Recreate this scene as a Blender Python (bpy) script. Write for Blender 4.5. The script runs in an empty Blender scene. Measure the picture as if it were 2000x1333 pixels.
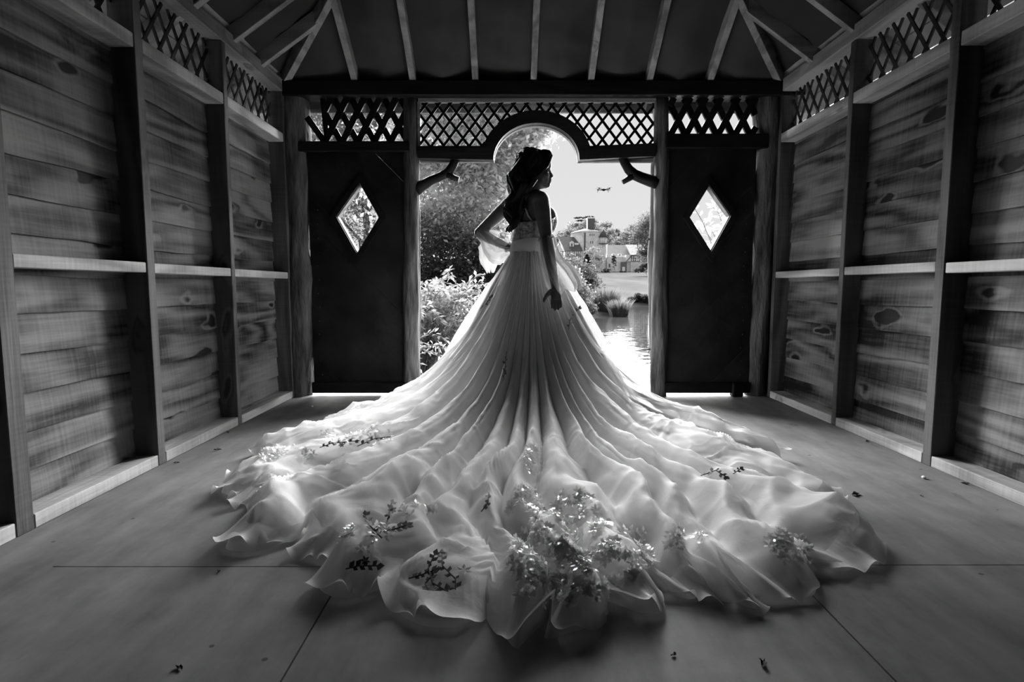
import bpy, bmesh, math, random
import numpy as np
from mathutils import Vector, Matrix, noise as mnoise

random.seed(7); np.random.seed(7)
SC = bpy.context.scene
COL = SC.collection
PI = math.pi
F, PITCH, EYE = 1130.0, math.atan(106.5 / 1130.0), 0.85
CP, SP = math.cos(PITCH), math.sin(PITCH)

# ---------------------------------------------------------------- camera, sky, fill lamp, exposure
cam_data = bpy.data.cameras.new('camera')
cam_data.sensor_width = 36.0
cam_data.lens = F / 2000.0 * 36.0
cam_data.clip_start = 0.02
cam_data.clip_end = 2000
cam = bpy.data.objects.new('camera', cam_data)
COL.objects.link(cam)
cam.location = (0, 0, EYE)
cam.rotation_euler = (PI / 2 - PITCH, 0, 0)
SC.camera = cam

world = bpy.data.worlds.new('sky'); SC.world = world
world.use_nodes = True
wn = world.node_tree.nodes; wl = world.node_tree.links
bg = wn['Background']
# pale overcast-bright sky, slightly lighter towards the horizon
tc = wn.new('ShaderNodeTexCoord'); sep = wn.new('ShaderNodeSeparateXYZ')
ramp = wn.new('ShaderNodeValToRGB')
wl.new(tc.outputs['Generated'], sep.inputs[0]); wl.new(sep.outputs['Z'], ramp.inputs[0]); wl.new(ramp.outputs[0], bg.inputs[0])
ramp.color_ramp.elements[0].position = 0.0; ramp.color_ramp.elements[0].color = (0.80, 0.80, 0.80, 1)
ramp.color_ramp.elements[1].position = 0.5; ramp.color_ramp.elements[1].color = (0.70, 0.70, 0.70, 1)
bg.inputs[1].default_value = SKY = 1.0

fill_sun_data = bpy.data.lights.new('fill_sun', 'SUN'); fill_sun_data.energy = 68.0; fill_sun_data.angle = math.radians(76)   # added wide lamp in place of hazy sky, brightens the room
fill_sun_data.color = (1, 1, 1)
fill_sun = bpy.data.objects.new('fill_sun', fill_sun_data); COL.objects.link(fill_sun)
fill_sun.rotation_euler = Vector((0.0, -0.93, -0.35)).to_track_quat('-Z', 'Y').to_euler()

SC.view_settings.view_transform = 'Standard'
SC.view_settings.look = 'None'
SC.view_settings.exposure = 0.0
SC.view_settings.gamma = 1.0
SC.view_settings.use_curve_mapping = False
SC.cycles.use_denoising = True
SC.cycles.max_bounces = 8
SC.cycles.diffuse_bounces = 5
SC.cycles.transparent_max_bounces = 20
SC.cycles.use_adaptive_sampling = True
SC.cycles.adaptive_threshold = 0.03
SC.cycles.transmission_bounces = 5
SC.cycles.caustics_reflective = False
SC.cycles.caustics_refractive = False

# ---------------------------------------------------------------- measuring helpers
def at(px, py, Y):
    """world point at depth Y seen at photograph pixel (px, py)"""
    a = (px - 1000) / F; b = (666.5 - py) / F
    y = CP + b * SP; z = -SP + b * CP; t = Y / y
    return Vector((a * t, Y, EYE + z * t))
def on_floor(px, py, z=0.0):
    a = (px - 1000) / F; b = (666.5 - py) / F
    y = CP + b * SP; zz = -SP + b * CP; t = (z - EYE) / zz
    return Vector((a * t, y * t, z))

# ---------------------------------------------------------------- object helpers
def link(name, me, mat=None, parent=None, smooth=False):
    o = bpy.data.objects.new(name, me)
    COL.objects.link(o)
    if mat is not None and not me.materials: me.materials.append(mat)
    if parent is not None: o.parent = parent
    if smooth: me.shade_smooth()
    return o
def mesh(name, V, Fc, mat=None, parent=None, smooth=False):
    me = bpy.data.meshes.new(name)
    me.from_pydata([tuple(v) for v in V], [], Fc); me.update()
    return link(name, me, mat, parent, smooth)
def np_mesh(name, V, Q, mat=None, parent=None, smooth=True):
    """V (n,3) float array, Q (m,k) int array"""
    me = bpy.data.meshes.new(name)
    V = np.ascontiguousarray(V, dtype=np.float32); Q = np.ascontiguousarray(Q, dtype=np.int32)
    k = Q.shape[1]
    me.vertices.add(len(V)); me.vertices.foreach_set('co', V.ravel())
    me.loops.add(Q.size); me.loops.foreach_set('vertex_index', Q.ravel())
    me.polygons.add(len(Q))
    me.polygons.foreach_set('loop_start', np.arange(0, Q.size, k, dtype=np.int32))
    me.update(calc_edges=True); me.validate()
    return link(name, me, mat, parent, smooth)
def empty(name, loc=(0, 0, 0)):
    o = bpy.data.objects.new(name, None); COL.objects.link(o); o.location = loc
    o.empty_display_size = 0.1
    return o
def tag(o, label, cat, group=None):
    o['label'] = label; o['category'] = cat
    if group: o['group'] = group
    return o
def struct(name, label=None):
    o = empty(name); o['kind'] = 'structure'
    if label: o['label'] = label
    return o

BOXF = [(0, 1, 3, 2), (4, 6, 7, 5), (0, 4, 5, 1), (2, 3, 7, 6), (0, 2, 6, 4), (1, 5, 7, 3)]
class MB:
    """collects simple solids, links them as one mesh"""
    def __init__(s): s.v = []; s.f = []
    def add(s, V, Fc):
        n = len(s.v); s.v += [Vector(v) for v in V]; s.f += [tuple(i + n for i in f) for f in Fc]; return s
    def box(s, x0, x1, y0, y1, z0, z1):
        V = [(x, y, z) for x in (x0, x1) for y in (y0, y1) for z in (z0, z1)]
        return s.add(V, BOXF)
    def bar(s, p, q, w, h, up=(0, 0, 1), j=0.0):
        p = Vector(p); q = Vector(q); d = (q - p).normalized(); u = Vector(up)
        r = d.cross(u)
        if r.length < 1e-4: r = d.cross(Vector((0, 1, 0)))
        r.normalize(); u = r.cross(d).normalized()
        V = []
        for c in (p, q):
            for a in (-1, 1):
                for b in (-1, 1):
                    V.append(c + r * a * (w / 2 + random.uniform(-j, j)) + u * b * (h / 2 + random.uniform(-j, j)))
        return s.add(V, [(0, 1, 3, 2), (4, 6, 7, 5), (0, 4, 5, 1), (2, 3, 7, 6), (0, 2, 6, 4), (1, 5, 7, 3)])
    def tube(s, pts, rad, n=12, ref=(0, 0, 1), cap=True, noise=0.0, seed=0):
        """rad: list of r or (ra, rb); a along ref-cross side"""
        pts = [Vector(p) for p in pts]; m = len(pts); base = len(s.v); up = Vector(ref)
        for i, p in enumerate(pts):
            d = (pts[min(i + 1, m - 1)] - pts[max(i - 1, 0)]).normalized()
            a = d.cross(up)
            if a.length < 1e-3: a = d.cross(Vector((0.3, 1, 0.1)))
            a.normalize(); b = a.cross(d).normalized()
            r = rad[i]; ra, rb = (r, r) if not isinstance(r, (tuple, list)) else r
            for k in range(n):
                t = 2 * PI * k / n
                q = 1.0
                if noise: q += noise * mnoise.noise(Vector((math.cos(t) * 1.3 + seed, math.sin(t) * 1.3, i * 0.45 + seed)))
                s.v.append(p + (a * math.cos(t) * ra + b * math.sin(t) * rb) * q)
        for i in range(m - 1):
            for k in range(n):
                k2 = (k + 1) % n
                s.f.append((base + i * n + k, base + i * n + k2, base + (i + 1) * n + k2, base + (i + 1) * n + k))
        if cap:
            s.f.append(tuple(base + k for k in reversed(range(n))))
            s.f.append(tuple(base + (m - 1) * n + k for k in range(n)))
        return s
    def ball(s, c, r, n=12, m=8, M=None):
        c = Vector(c); rx, ry, rz = (r, r, r) if not isinstance(r, (tuple, list)) else r
        base = len(s.v)
        def P(x, y, z):
            v = Vector((x, y, z))
            if M is not None: v = M @ v
            return c + v
        s.v.append(P(0, 0, rz))
        for i in range(1, m):
            ph = PI * i / m
            for k in range(n):
                t = 2 * PI * k / n
                s.v.append(P(rx * math.sin(ph) * math.cos(t), ry * math.sin(ph) * math.sin(t), rz * math.cos(ph)))
        s.v.append(P(0, 0, -rz)); e = len(s.v) - 1
        for k in range(n): s.f.append((base, base + 1 + k, base + 1 + (k + 1) % n))
        for i in range(m - 2):
            for k in range(n):
                a = base + 1 + i * n; s.f.append((a + k, a + n + k, a + n + (k + 1) % n, a + (k + 1) % n))
        a = base + 1 + (m - 2) * n
        for k in range(n): s.f.append((a + k, e, a + (k + 1) % n))
        return s
    def prism(s, poly, y0, y1):
        """poly in (x, z), extruded along Y"""
        n = len(poly); V = [(x, y0, z) for x, z in poly] + [(x, y1, z) for x, z in poly]
        Fc = [tuple(range(n)), tuple(reversed(range(n, 2 * n)))]
        Fc += [(i, (i + 1) % n + 0, (i + 1) % n + n, i + n) for i in range(n)]
        return s.add(V, Fc)
    def build(s, name, mat=None, parent=None, smooth=False):
        return mesh(name, s.v, s.f, mat, parent, smooth)
def bevel(o, w=0.004, seg=1):
    m = o.modifiers.new('bevel', 'BEVEL'); m.width = w; m.segments = seg; m.limit_method = 'ANGLE'
    return o

# 2-D value noise for arrays
_tab = np.random.RandomState(3).rand(256, 256)
def vnoise(x, y):
    xi = np.floor(x).astype(int); yi = np.floor(y).astype(int)
    fx = x - xi; fy = y - yi; fx = fx * fx * (3 - 2 * fx); fy = fy * fy * (3 - 2 * fy)
    g = lambda a, b: _tab[a % 256, b % 256]
    return ((g(xi, yi) * (1 - fx) + g(xi + 1, yi) * fx) * (1 - fy) + (g(xi, yi + 1) * (1 - fx) + g(xi + 1, yi + 1) * fx) * fy) * 2 - 1
def fbm(x, y, o=3):
    r = 0; a = 1
    for i in range(o): r = r + a * vnoise(x * 2 ** i + 17 * i, y * 2 ** i + 31 * i); a *= 0.5
    return r

# ---------------------------------------------------------------- materials (all neutral greys: the photograph is monochrome)
def g3(v): return (v, v, v, 1)
def new_mat(name):
    m = bpy.data.materials.new(name); m.use_nodes = True
    return m, m.node_tree.nodes, m.node_tree.links, m.node_tree.nodes['Principled BSDF']
def noise_mat(name, lo, hi, scale=6, rough=0.8, bump=0.2, detail=6, stretch=(1, 1, 1), spec=0.3, bscale=None):
    m, n, l, b = new_mat(name)
    c = n.new('ShaderNodeTexCoord'); mp = n.new('ShaderNodeMapping'); mp.inputs['Scale'].default_value = stretch
    t = n.new('ShaderNodeTexNoise'); t.inputs['Scale'].default_value = scale; t.inputs['Detail'].default_value = detail
    r = n.new('ShaderNodeValToRGB'); r.color_ramp.elements[0].color = g3(lo); r.color_ramp.elements[1].color = g3(hi)
    r.color_ramp.elements[0].position = 0.3; r.color_ramp.elements[1].position = 0.7
    l.new(c.outputs['Object'], mp.inputs[0]); l.new(mp.outputs[0], t.inputs['Vector']); l.new(t.outputs['Fac'], r.inputs[0]); l.new(r.outputs[0], b.inputs['Base Color'])
    b.inputs['Roughness'].default_value = rough; b.inputs['Specular IOR Level'].default_value = spec
    if bump:
        t2 = n.new('ShaderNodeTexNoise'); t2.inputs['Scale'].default_value = bscale or scale * 3; t2.inputs['Detail'].default_value = 5
        l.new(mp.outputs[0], t2.inputs['Vector'])
        bp = n.new('ShaderNodeBump'); bp.inputs['Strength'].default_value = bump; bp.inputs['Distance'].default_value = 0.02
        l.new(t2.outputs['Fac'], bp.inputs['Height']); l.new(bp.outputs[0], b.inputs['Normal'])
    return m
def wood_mat(name, lo, hi, axis='Y', ring=9.0, knots=0.7, saw=0.22, rough=0.75, bump=0.25, spec=0.25, across=None):
    """sawn softwood: grain lines, knots with dark hearts, band-saw marks across the grain; coordinates shift per board"""
    m, n, l, b = new_mat(name)
    c = n.new('ShaderNodeTexCoord'); oi = n.new('ShaderNodeObjectInfo')
    off = n.new('ShaderNodeVectorMath'); off.operation = 'SCALE'; off.inputs[0].default_value = (31, 57, 23); l.new(oi.outputs['Random'], off.inputs['Scale'])
    ad = n.new('ShaderNodeVectorMath'); l.new(c.outputs['Object'], ad.inputs[0]); l.new(off.outputs[0], ad.inputs[1])
    st = {'X': (0.16, 1, 1), 'Y': (1, 0.16, 1), 'Z': (1, 1, 0.16)}[axis]
    mp = n.new('ShaderNodeMapping'); mp.inputs['Scale'].default_value = st; l.new(ad.outputs[0], mp.inputs[0])
    # knots
    kv = n.new('ShaderNodeTexVoronoi'); kv.inputs['Scale'].default_value = 4.3; kv.inputs['Randomness'].default_value = 1.0
    kst = {'X': (0.42, 1, 1), 'Y': (1, 0.42, 1), 'Z': (1, 1, 0.42)}[axis]
    kmp = n.new('ShaderNodeMapping'); kmp.inputs['Scale'].default_value = kst; l.new(ad.outputs[0], kmp.inputs[0])
    kn = n.new('ShaderNodeTexNoise'); kn.inputs['Scale'].default_value = 9; l.new(kmp.outputs[0], kn.inputs['Vector'])
    kd = n.new('ShaderNodeVectorMath'); kd.operation = 'SCALE'; kd.inputs['Scale'].default_value = 0.13; l.new(kn.outputs['Color'], kd.inputs[0])
    ka = n.new('ShaderNodeVectorMath'); l.new(kmp.outputs[0], ka.inputs[0]); l.new(kd.outputs[0], ka.inputs[1]); l.new(ka.outputs[0], kv.inputs['Vector'])
    kr = n.new('ShaderNodeMapRange'); kr.inputs['From Min'].default_value = 0.03; kr.inputs['From Max'].default_value = 0.22
    kr.inputs['To Min'].default_value = 1; kr.inputs['To Max'].default_value = 0; l.new(kv.outputs['Distance'], kr.inputs['Value'])
    # grain distorted around the knots
    big = n.new('ShaderNodeTexNoise'); big.inputs['Scale'].default_value = 2.2; big.inputs['Detail'].default_value = 3; l.new(mp.outputs[0], big.inputs['Vector'])
    mul = n.new('ShaderNodeMath'); mul.operation = 'MULTIPLY_ADD'; l.new(big.outputs['Fac'], mul.inputs[0]); mul.inputs[1].default_value = ring; 
    mk = n.new('ShaderNodeMath'); mk.operation = 'MULTIPLY'; l.new(kr.outputs[0], mk.inputs[0]); mk.inputs[1].default_value = 1.2; l.new(mk.outputs[0], mul.inputs[2])
    sn = n.new('ShaderNodeMath'); sn.operation = 'MULTIPLY'; l.new(mul.outputs[0], sn.inputs[0]); sn.inputs[1].default_value = 6.28
    s2 = n.new('ShaderNodeMath'); s2.operation = 'SINE'; l.new(sn.outputs[0], s2.inputs[0])
    fine = n.new('ShaderNodeTexNoise'); fine.inputs['Scale'].default_value = 60; fine.inputs['Detail'].default_value = 3
    fst = {'X': (0.05, 1, 1), 'Y': (1, 0.05, 1), 'Z': (1, 1, 0.05)}[axis]
    fmp = n.new('ShaderNodeMapping'); fmp.inputs['Scale'].default_value = fst; l.new(ad.outputs[0], fmp.inputs[0]); l.new(fmp.outputs[0], fine.inputs['Vector'])
    # saw marks: thin bands running across the board
    sw = n.new('ShaderNodeTexNoise'); sw.inputs['Scale'].default_value = 70; sw.inputs['Detail'].default_value = 1
    sst = {'X': (1, 0.03, 0.03), 'Y': (0.03, 1, 0.03), 'Z': (0.03, 0.03, 1)}[axis]
    smp = n.new('ShaderNodeMapping'); smp.inputs['Scale'].default_value = sst; l.new(ad.outputs[0], smp.inputs[0]); l.new(smp.outputs[0], sw.inputs['Vector'])
    patch = n.new('ShaderNodeTexNoise'); patch.inputs['Scale'].default_value = 2.0; patch.inputs['Detail'].default_value = 7; l.new(c.outputs['Object'], patch.inputs['Vector'])
    def madd(a, k, prev):
        q = n.new('ShaderNodeMath'); q.operation = 'MULTIPLY_ADD'; l.new(a, q.inputs[0]); q.inputs[1].default_value = k
        if isinstance(prev, float): q.inputs[2].default_value = prev
        else: l.new(prev, q.inputs[2])
        return q.outputs[0]
    v = madd(s2.outputs[0], 0.17, 0.5 - 0.35 * 0.5 - saw * 0.5 - 0.25)
    v = madd(fine.outputs['Fac'], 0.35, v); v = madd(sw.outputs['Fac'], saw, v); v = madd(patch.outputs['Fac'], 0.6, v)
    kpow = n.new('ShaderNodeMath'); kpow.operation = 'POWER'; l.new(kr.outputs[0], kpow.inputs[0]); kpow.inputs[1].default_value = 2.2
    v = madd(kpow.outputs[0], -knots, v)
    bt = n.new('ShaderNodeMapRange'); l.new(oi.outputs['Random'], bt.inputs['Value']); bt.inputs['To Min'].default_value = -0.14; bt.inputs['To Max'].default_value = 0.12
    v = madd(bt.outputs[0], 1.0, v)
    r = n.new('ShaderNodeValToRGB'); r.color_ramp.elements[0].color = g3(lo); r.color_ramp.elements[1].color = g3(hi)
    r.color_ramp.elements[0].position = 0.24; r.color_ramp.elements[1].position = 0.80
    l.new(v, r.inputs[0]); l.new(r.outputs[0], b.inputs['Base Color'])
    b.inputs['Roughness'].default_value = rough; b.inputs['Specular IOR Level'].default_value = spec
    bp = n.new('ShaderNodeBump'); bp.inputs['Strength'].default_value = bump; bp.inputs['Distance'].default_value = 0.01
    hb_ = madd(sw.outputs['Fac'], 0.4, fine.outputs['Fac']); l.new(hb_, bp.inputs['Height']); l.new(bp.outputs[0], b.inputs['Normal'])
    return m
def plain(name, v, rough=0.6, spec=0.3, metallic=0.0, emit=0.0):
    m, n, l, b = new_mat(name)
    c = n.new('ShaderNodeTexCoord'); t = n.new('ShaderNodeTexNoise'); t.inputs['Scale'].default_value = 12
    r = n.new('ShaderNodeValToRGB'); r.color_ramp.elements[0].color = g3(v * 0.88); r.color_ramp.elements[1].color = g3(min(1, v * 1.12))
    l.new(c.outputs['Object'], t.inputs['Vector']); l.new(t.outputs['Fac'], r.inputs[0]); l.new(r.outputs[0], b.inputs['Base Color'])
    b.inputs['Roughness'].default_value = rough; b.inputs['Specular IOR Level'].default_value = spec; b.inputs['Metallic'].default_value = metallic
    return m
def cloth_mat(name, col, alpha, trans=0.5, edge=0.35, rough=0.6, sheen=0.2, wrinkle=0.0, gloss=0.06):
    """thin fabric: diffuse + translucent, partly see-through; denser where seen edge-on, as net really is"""
    m, n, l, b = new_mat(name); n.remove(b); out = n['Material Output']
    d = n.new('ShaderNodeBsdfDiffuse'); d.inputs[0].default_value = g3(col)
    t = n.new('ShaderNodeBsdfTranslucent'); t.inputs[0].default_value = g3(col)
    gl = n.new('ShaderNodeBsdfGlossy'); gl.inputs[0].default_value = g3(0.8); gl.inputs['Roughness'].default_value = rough
    m1 = n.new('ShaderNodeMixShader'); m1.inputs[0].default_value = trans; l.new(d.outputs[0], m1.inputs[1]); l.new(t.outputs[0], m1.inputs[2])
    m2 = n.new('ShaderNodeMixShader'); m2.inputs[0].default_value = gloss; l.new(m1.outputs[0], m2.inputs[1]); l.new(gl.outputs[0], m2.inputs[2])
    if wrinkle:
        c = n.new('ShaderNodeTexCoord'); nt = n.new('ShaderNodeTexNoise'); nt.inputs['Scale'].default_value = 11; nt.inputs['Detail'].default_value = 4; nt.inputs['Distortion'].default_value = 0.6
        l.new(c.outputs['Object'], nt.inputs['Vector']); bp = n.new('ShaderNodeBump'); bp.inputs['Strength'].default_value = wrinkle; bp.inputs['Distance'].default_value = 0.03
        l.new(nt.outputs['Fac'], bp.inputs['Height'])
        for x in (d, t, gl): l.new(bp.outputs[0], x.inputs['Normal'])
    if alpha < 1:
        tr = n.new('ShaderNodeBsdfTransparent'); m3 = n.new('ShaderNodeMixShader')
        lw = n.new('ShaderNodeLayerWeight'); lw.inputs['Blend'].default_value = 0.35
        mr = n.new('ShaderNodeMapRange'); mr.inputs['To Min'].default_value = alpha; mr.inputs['To Max'].default_value = min(1, alpha + edge)
        l.new(lw.outputs['Facing'], mr.inputs['Value']); l.new(mr.outputs[0], m3.inputs[0])
        l.new(tr.outputs[0], m3.inputs[1]); l.new(m2.outputs[0], m3.inputs[2]); l.new(m3.outputs[0], out.inputs[0])
    else: l.new(m2.outputs[0], out.inputs[0])
    return m
def leaf_mat(name, col, trans=0.35, var=0.35):
    m, n, l, b = new_mat(name); n.remove(b); out = n['Material Output']
    g = n.new('ShaderNodeNewGeometry')
    r = n.new('ShaderNodeValToRGB'); r.color_ramp.elements[0].color = g3(col * (1 - var)); r.color_ramp.elements[1].color = g3(min(0.95, col * (1 + var)))
    l.new(g.outputs['Random Per Island'], r.inputs[0])
    d = n.new('ShaderNodeBsdfDiffuse'); t = n.new('ShaderNodeBsdfTranslucent'); l.new(r.outputs[0], d.inputs[0]); l.new(r.outputs[0], t.inputs[0])
    mx = n.new('ShaderNodeMixShader'); mx.inputs[0].default_value = trans; l.new(d.outputs[0], mx.inputs[1]); l.new(t.outputs[0], mx.inputs[2]); l.new(mx.outputs[0], out.inputs[0])
    return m

M = {}
M['board_left'] = wood_mat('sawn_board', 0.004, 0.215, knots=0.9)
M['board'] = M['board_left']
M['stud'] = wood_mat('stud_timber', 0.03, 0.11, axis='Z', knots=0.4, saw=0.2)
M['rail'] = wood_mat('rail_timber', 0.2, 0.52, axis='Y', knots=0.45, saw=0.25)
M['rafter'] = wood_mat('rafter_timber', 0.12, 0.32, axis='Y', knots=0.4, saw=0.2)
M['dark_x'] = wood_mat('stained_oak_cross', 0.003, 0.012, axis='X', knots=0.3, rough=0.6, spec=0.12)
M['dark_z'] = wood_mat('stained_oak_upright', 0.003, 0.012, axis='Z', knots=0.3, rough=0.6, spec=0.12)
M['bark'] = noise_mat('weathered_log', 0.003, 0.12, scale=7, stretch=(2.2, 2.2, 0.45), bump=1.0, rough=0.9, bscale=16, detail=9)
M['lattice'] = wood_mat('lattice_lath', 0.012, 0.045, axis='Z', knots=0.2)
M['lit_trim'] = wood_mat('lit_trim', 0.15, 0.3, axis='X', knots=0.2)  # light catching the arch rim and transom put into a pale colour
M['felt'] = noise_mat('roofing_felt', 0.015, 0.035, scale=3, bump=0.15, rough=0.8, spec=0.4)
M['eaves'] = noise_mat('eaves_board', 0.2, 0.42, scale=4, bump=0.2)
# ================================================================ STRUCTURE
XL, XR, YB, YR = -1.68, 1.98, 4.43, -2.4        # inner stud faces, back wall plane, rear end
BL, BR = XL - 0.118, XR + 0.118                  # inner plane of the boards
M['ply'] = None
def floor_mat():
    m, n, l, b = new_mat('plywood')
    c = n.new('ShaderNodeTexCoord'); oi = n.new('ShaderNodeObjectInfo')
    mp = n.new('ShaderNodeMapping'); mp.inputs['Scale'].default_value = (1, 0.22, 1); mp.inputs['Rotation'].default_value = (0, 0, 0.15); l.new(c.outputs['Object'], mp.inputs[0])
    t = n.new('ShaderNodeTexNoise'); t.inputs['Scale'].default_value = 9; t.inputs['Detail'].default_value = 7; t.inputs['Roughness'].default_value = 0.62; l.new(mp.outputs[0], t.inputs['Vector'])
    t2 = n.new('ShaderNodeTexNoise'); t2.inputs['Scale'].default_value = 2.6; t2.inputs['Detail'].default_value = 6; t2.inputs['Roughness'].default_value = 0.7; l.new(c.outputs['Object'], t2.inputs['Vector'])
    a = n.new('ShaderNodeMath'); a.operation = 'ADD'; l.new(t.outputs['Fac'], a.inputs[0]); l.new(t2.outputs['Fac'], a.inputs[1])
    r = n.new('ShaderNodeValToRGB'); r.color_ramp.elements[0].position = 0.7; r.color_ramp.elements[1].position = 1.3
    l.new(a.outputs[0], r.inputs[0]); r.color_ramp.elements[0].position = 0.35
    h = n.new('ShaderNodeMath'); h.operation = 'MULTIPLY'; h.inputs[1].default_value = 0.5; l.new(a.outputs[0], h.inputs[0]); l.new(h.outputs[0], r.inputs[0])
    r.color_ramp.elements[0].position = 0.34; r.color_ramp.elements[0].color = g3(0.11); r.color_ramp.elements[1].position = 0.66; r.color_ramp.elements[1].color = g3(0.25)
    # dark smears and spots: dirt with a shape of its own
    s = n.new('ShaderNodeTexNoise'); s.inputs['Scale'].default_value = 5; s.inputs['Detail'].default_value = 8; s.inputs['Roughness'].default_value = 0.6
    sm = n.new('ShaderNodeMapping'); sm.inputs['Scale'].default_value = (1, 0.35, 1); sm.inputs['Rotation'].default_value = (0, 0, -0.7); l.new(c.outputs['Object'], sm.inputs[0]); l.new(sm.outputs[0], s.inputs['Vector'])
    sr = n.new('ShaderNodeMapRange'); sr.inputs['From Min'].default_value = 0.64; sr.inputs['From Max'].default_value = 0.70; sr.inputs['To Min'].default_value = 0; sr.inputs['To Max'].default_value = 0.55; l.new(s.outputs['Fac'], sr.inputs['Value'])
    v = n.new('ShaderNodeTexVoronoi'); v.inputs['Scale'].default_value = 6; l.new(c.outputs['Object'], v.inputs['Vector'])
    vr = n.new('ShaderNodeMapRange'); vr.inputs['From Min'].default_value = 0.035; vr.inputs['From Max'].default_value = 0.05; vr.inputs['To Min'].default_value = 0.7; vr.inputs['To Max'].default_value = 0; l.new(v.outputs['Distance'], vr.inputs['Value'])
    mx0 = n.new('ShaderNodeMath'); mx0.operation = 'MAXIMUM'; l.new(sr.outputs[0], mx0.inputs[0]); l.new(vr.outputs[0], mx0.inputs[1])
    mx = n.new('ShaderNodeMix'); mx.data_type = 'RGBA'; l.new(mx0.outputs[0], mx.inputs['Factor']); l.new(r.outputs[0], mx.inputs['A']); mx.inputs['B'].default_value = g3(0.03)
    l.new(mx.outputs['Result'], b.inputs['Base Color'])
    b.inputs['Roughness'].default_value = 0.62; b.inputs['Specular IOR Level'].default_value = 0.10
    bp = n.new('ShaderNodeBump'); bp.inputs['Strength'].default_value = 0.12; bp.inputs['Distance'].default_value = 0.01; l.new(t.outputs['Fac'], bp.inputs['Height']); l.new(bp.outputs[0], b.inputs['Normal'])
    return m
M['ply'] = floor_mat()
M['soil'] = noise_mat('soil', 0.12, 0.3, scale=2)

M["rafter_x"] = wood_mat("rafter_timber_cross", 0.12, 0.32, axis="X", knots=0.4, saw=0.2)
floor = struct('floor')
cols = [(-1.80, -1.40, [1.1]), (-1.40, -0.50, [-0.75, 1.69, 4.13]), (-0.50, 0.83, [-1.7, 0.74, 3.18]), (0.83, 2.10, [-0.74, 1.70])]
for x0, x1, seams in cols:
    ys = [YR] + [s for s in seams if YR < s < 4.6] + [4.6]
    for a, b in zip(ys[:-1], ys[1:]):
        dz = -0.0015 if x0 < -1.5 else 0.0
        bevel(MB().box(x0 + (.0005 if x0 < -1 else .0022), x1 - (.0005 if x1 < -1 else .0022), a + 0.0016, b - 0.0016, -0.018 + dz, dz).build('plywood_sheet', M['ply'], floor), 0.0006)
MB().box(-1.85, 2.15, YR, 4.62, -0.16, -0.024).build('joist_deck', M['dark_x'], floor)

# ---------------------------------------------------------------- side walls
def board(x, side, z0, h, ya, yb, parent, k):
    """feather-edged board with a wavy (waney) lower edge; side=-1 left wall, +1 right wall"""
    n = max(4, int((yb - ya) / 0.14)); V = []; Fc = []
    sd = random.random() * 90
    for i in range(n + 1):
        y = ya + (yb - ya) * i / n
        w = 0.011 * mnoise.noise(Vector((y * 1.6, sd, 0))) + 0.005 * mnoise.noise(Vector((y * 6, sd, 3)))
        zb = z0 - 0.012 + w; zt = z0 + h + 0.006
        # thick lower edge stands proud into the room, thin top tucks behind the board above
        V += [(x - side * 0.013, y, zb), (x - side * 0.009, y, zb + h * 0.5), (x + side * 0.001, y, zt), (x + side * 0.008, y, zt), (x + side * 0.008, y, zb)]
    for i in range(n):
        a = i * 5; b = a + 5
        for q in range(5):
            r = (q + 1) % 5
            Fc.append((a + q, b + q, b + r, a + r) if side < 0 else (a + q, a + r, b + r, b + q))
    Fc += [(0, 1, 2, 3, 4), tuple(n * 5 + q for q in (4, 3, 2, 1, 0))]
    return mesh('board', V, Fc, M['board'], parent)

RAIL2 = 1.91
def side_wall(name, X, side, studs, lean):
    w = struct(name)
    B = X + side * 0.118
    H0 = 0.04; h = 0.1438
    k = 0
    z = H0
    joints = [s for s, _ in studs]
    while z < 1.93:
        j = random.choice([s for s in joints if s < 2.0])
        hh = h if z + h < 1.95 else 1.95 - z
        board(B, side, z, hh, YR, j, w, k); board(B, side, z, hh, j + 0.003, YB + 0.12, w, k)
        z += h; k += 1
    ys = [s for s, _ in studs]
    for i, (y, th) in enumerate(studs):
        m = MB(); x0, x1 = sorted((X, X + side * 0.115))
        m.box(x0, x1, y - th / 2, y + th / 2, 0, 2.27)
        o = bevel(m.build('stud', M['stud'], w), 0.003)
    for a, b in zip(studs[:-1], studs[1:]):
        ya = a[0] + a[1] / 2 + 0.002; yb = b[0] - b[1] / 2 - 0.002
        x0, x1 = sorted((X + side * 0.004, X + side * 0.115)); 
        jz = random.uniform(-0.006, 0.006)
        bevel(MB().box(x0, x1, ya, yb, 0.915 + jz, 0.962 + jz).build('middle_rail', M['rail'], w), 0.003)
        bevel(MB().box(*sorted((X + side * 0.002, X + side * 0.117)), ya, yb, RAIL2, RAIL2 + 0.062).build('upper_rail', M['rail'], w), 0.003)
        bevel(MB().box(*sorted((X, X + side * 0.117)), ya, yb, 0.0, 0.052).build('sole_plate', M['rail'], w), 0.003)
        # lattice in the clerestory of this bay
        if yb < 1.0:      # unseen bays behind the camera, boarded up to the plate to block light
            for zz in (1.975, 2.122): MB().box(*sorted((B, B + side * .015)), ya, yb, zz, zz + 0.145).build('board', M['board'], w)
            continue
        lat = lattice_lines(ya, yb, RAIL2 + 0.06, 2.27, 0.115, 56, 0.018, jitter=0.006)
        for (p, q, lay) in lat:
            xx = X + side * (0.085 + 0.009 * lay)
            MB().bar((xx, p[0], p[1]), (xx, q[0], q[1]), 0.008, 0.018).build('lattice_lath', M['lattice'], w)
    bevel(MB().box(*sorted((X - side * 0.002, X + side * 0.125)), YR, YB + 0.1, 2.272, 2.36).build('wall_plate', M['rafter'], w), 0.004)
    return w

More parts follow.
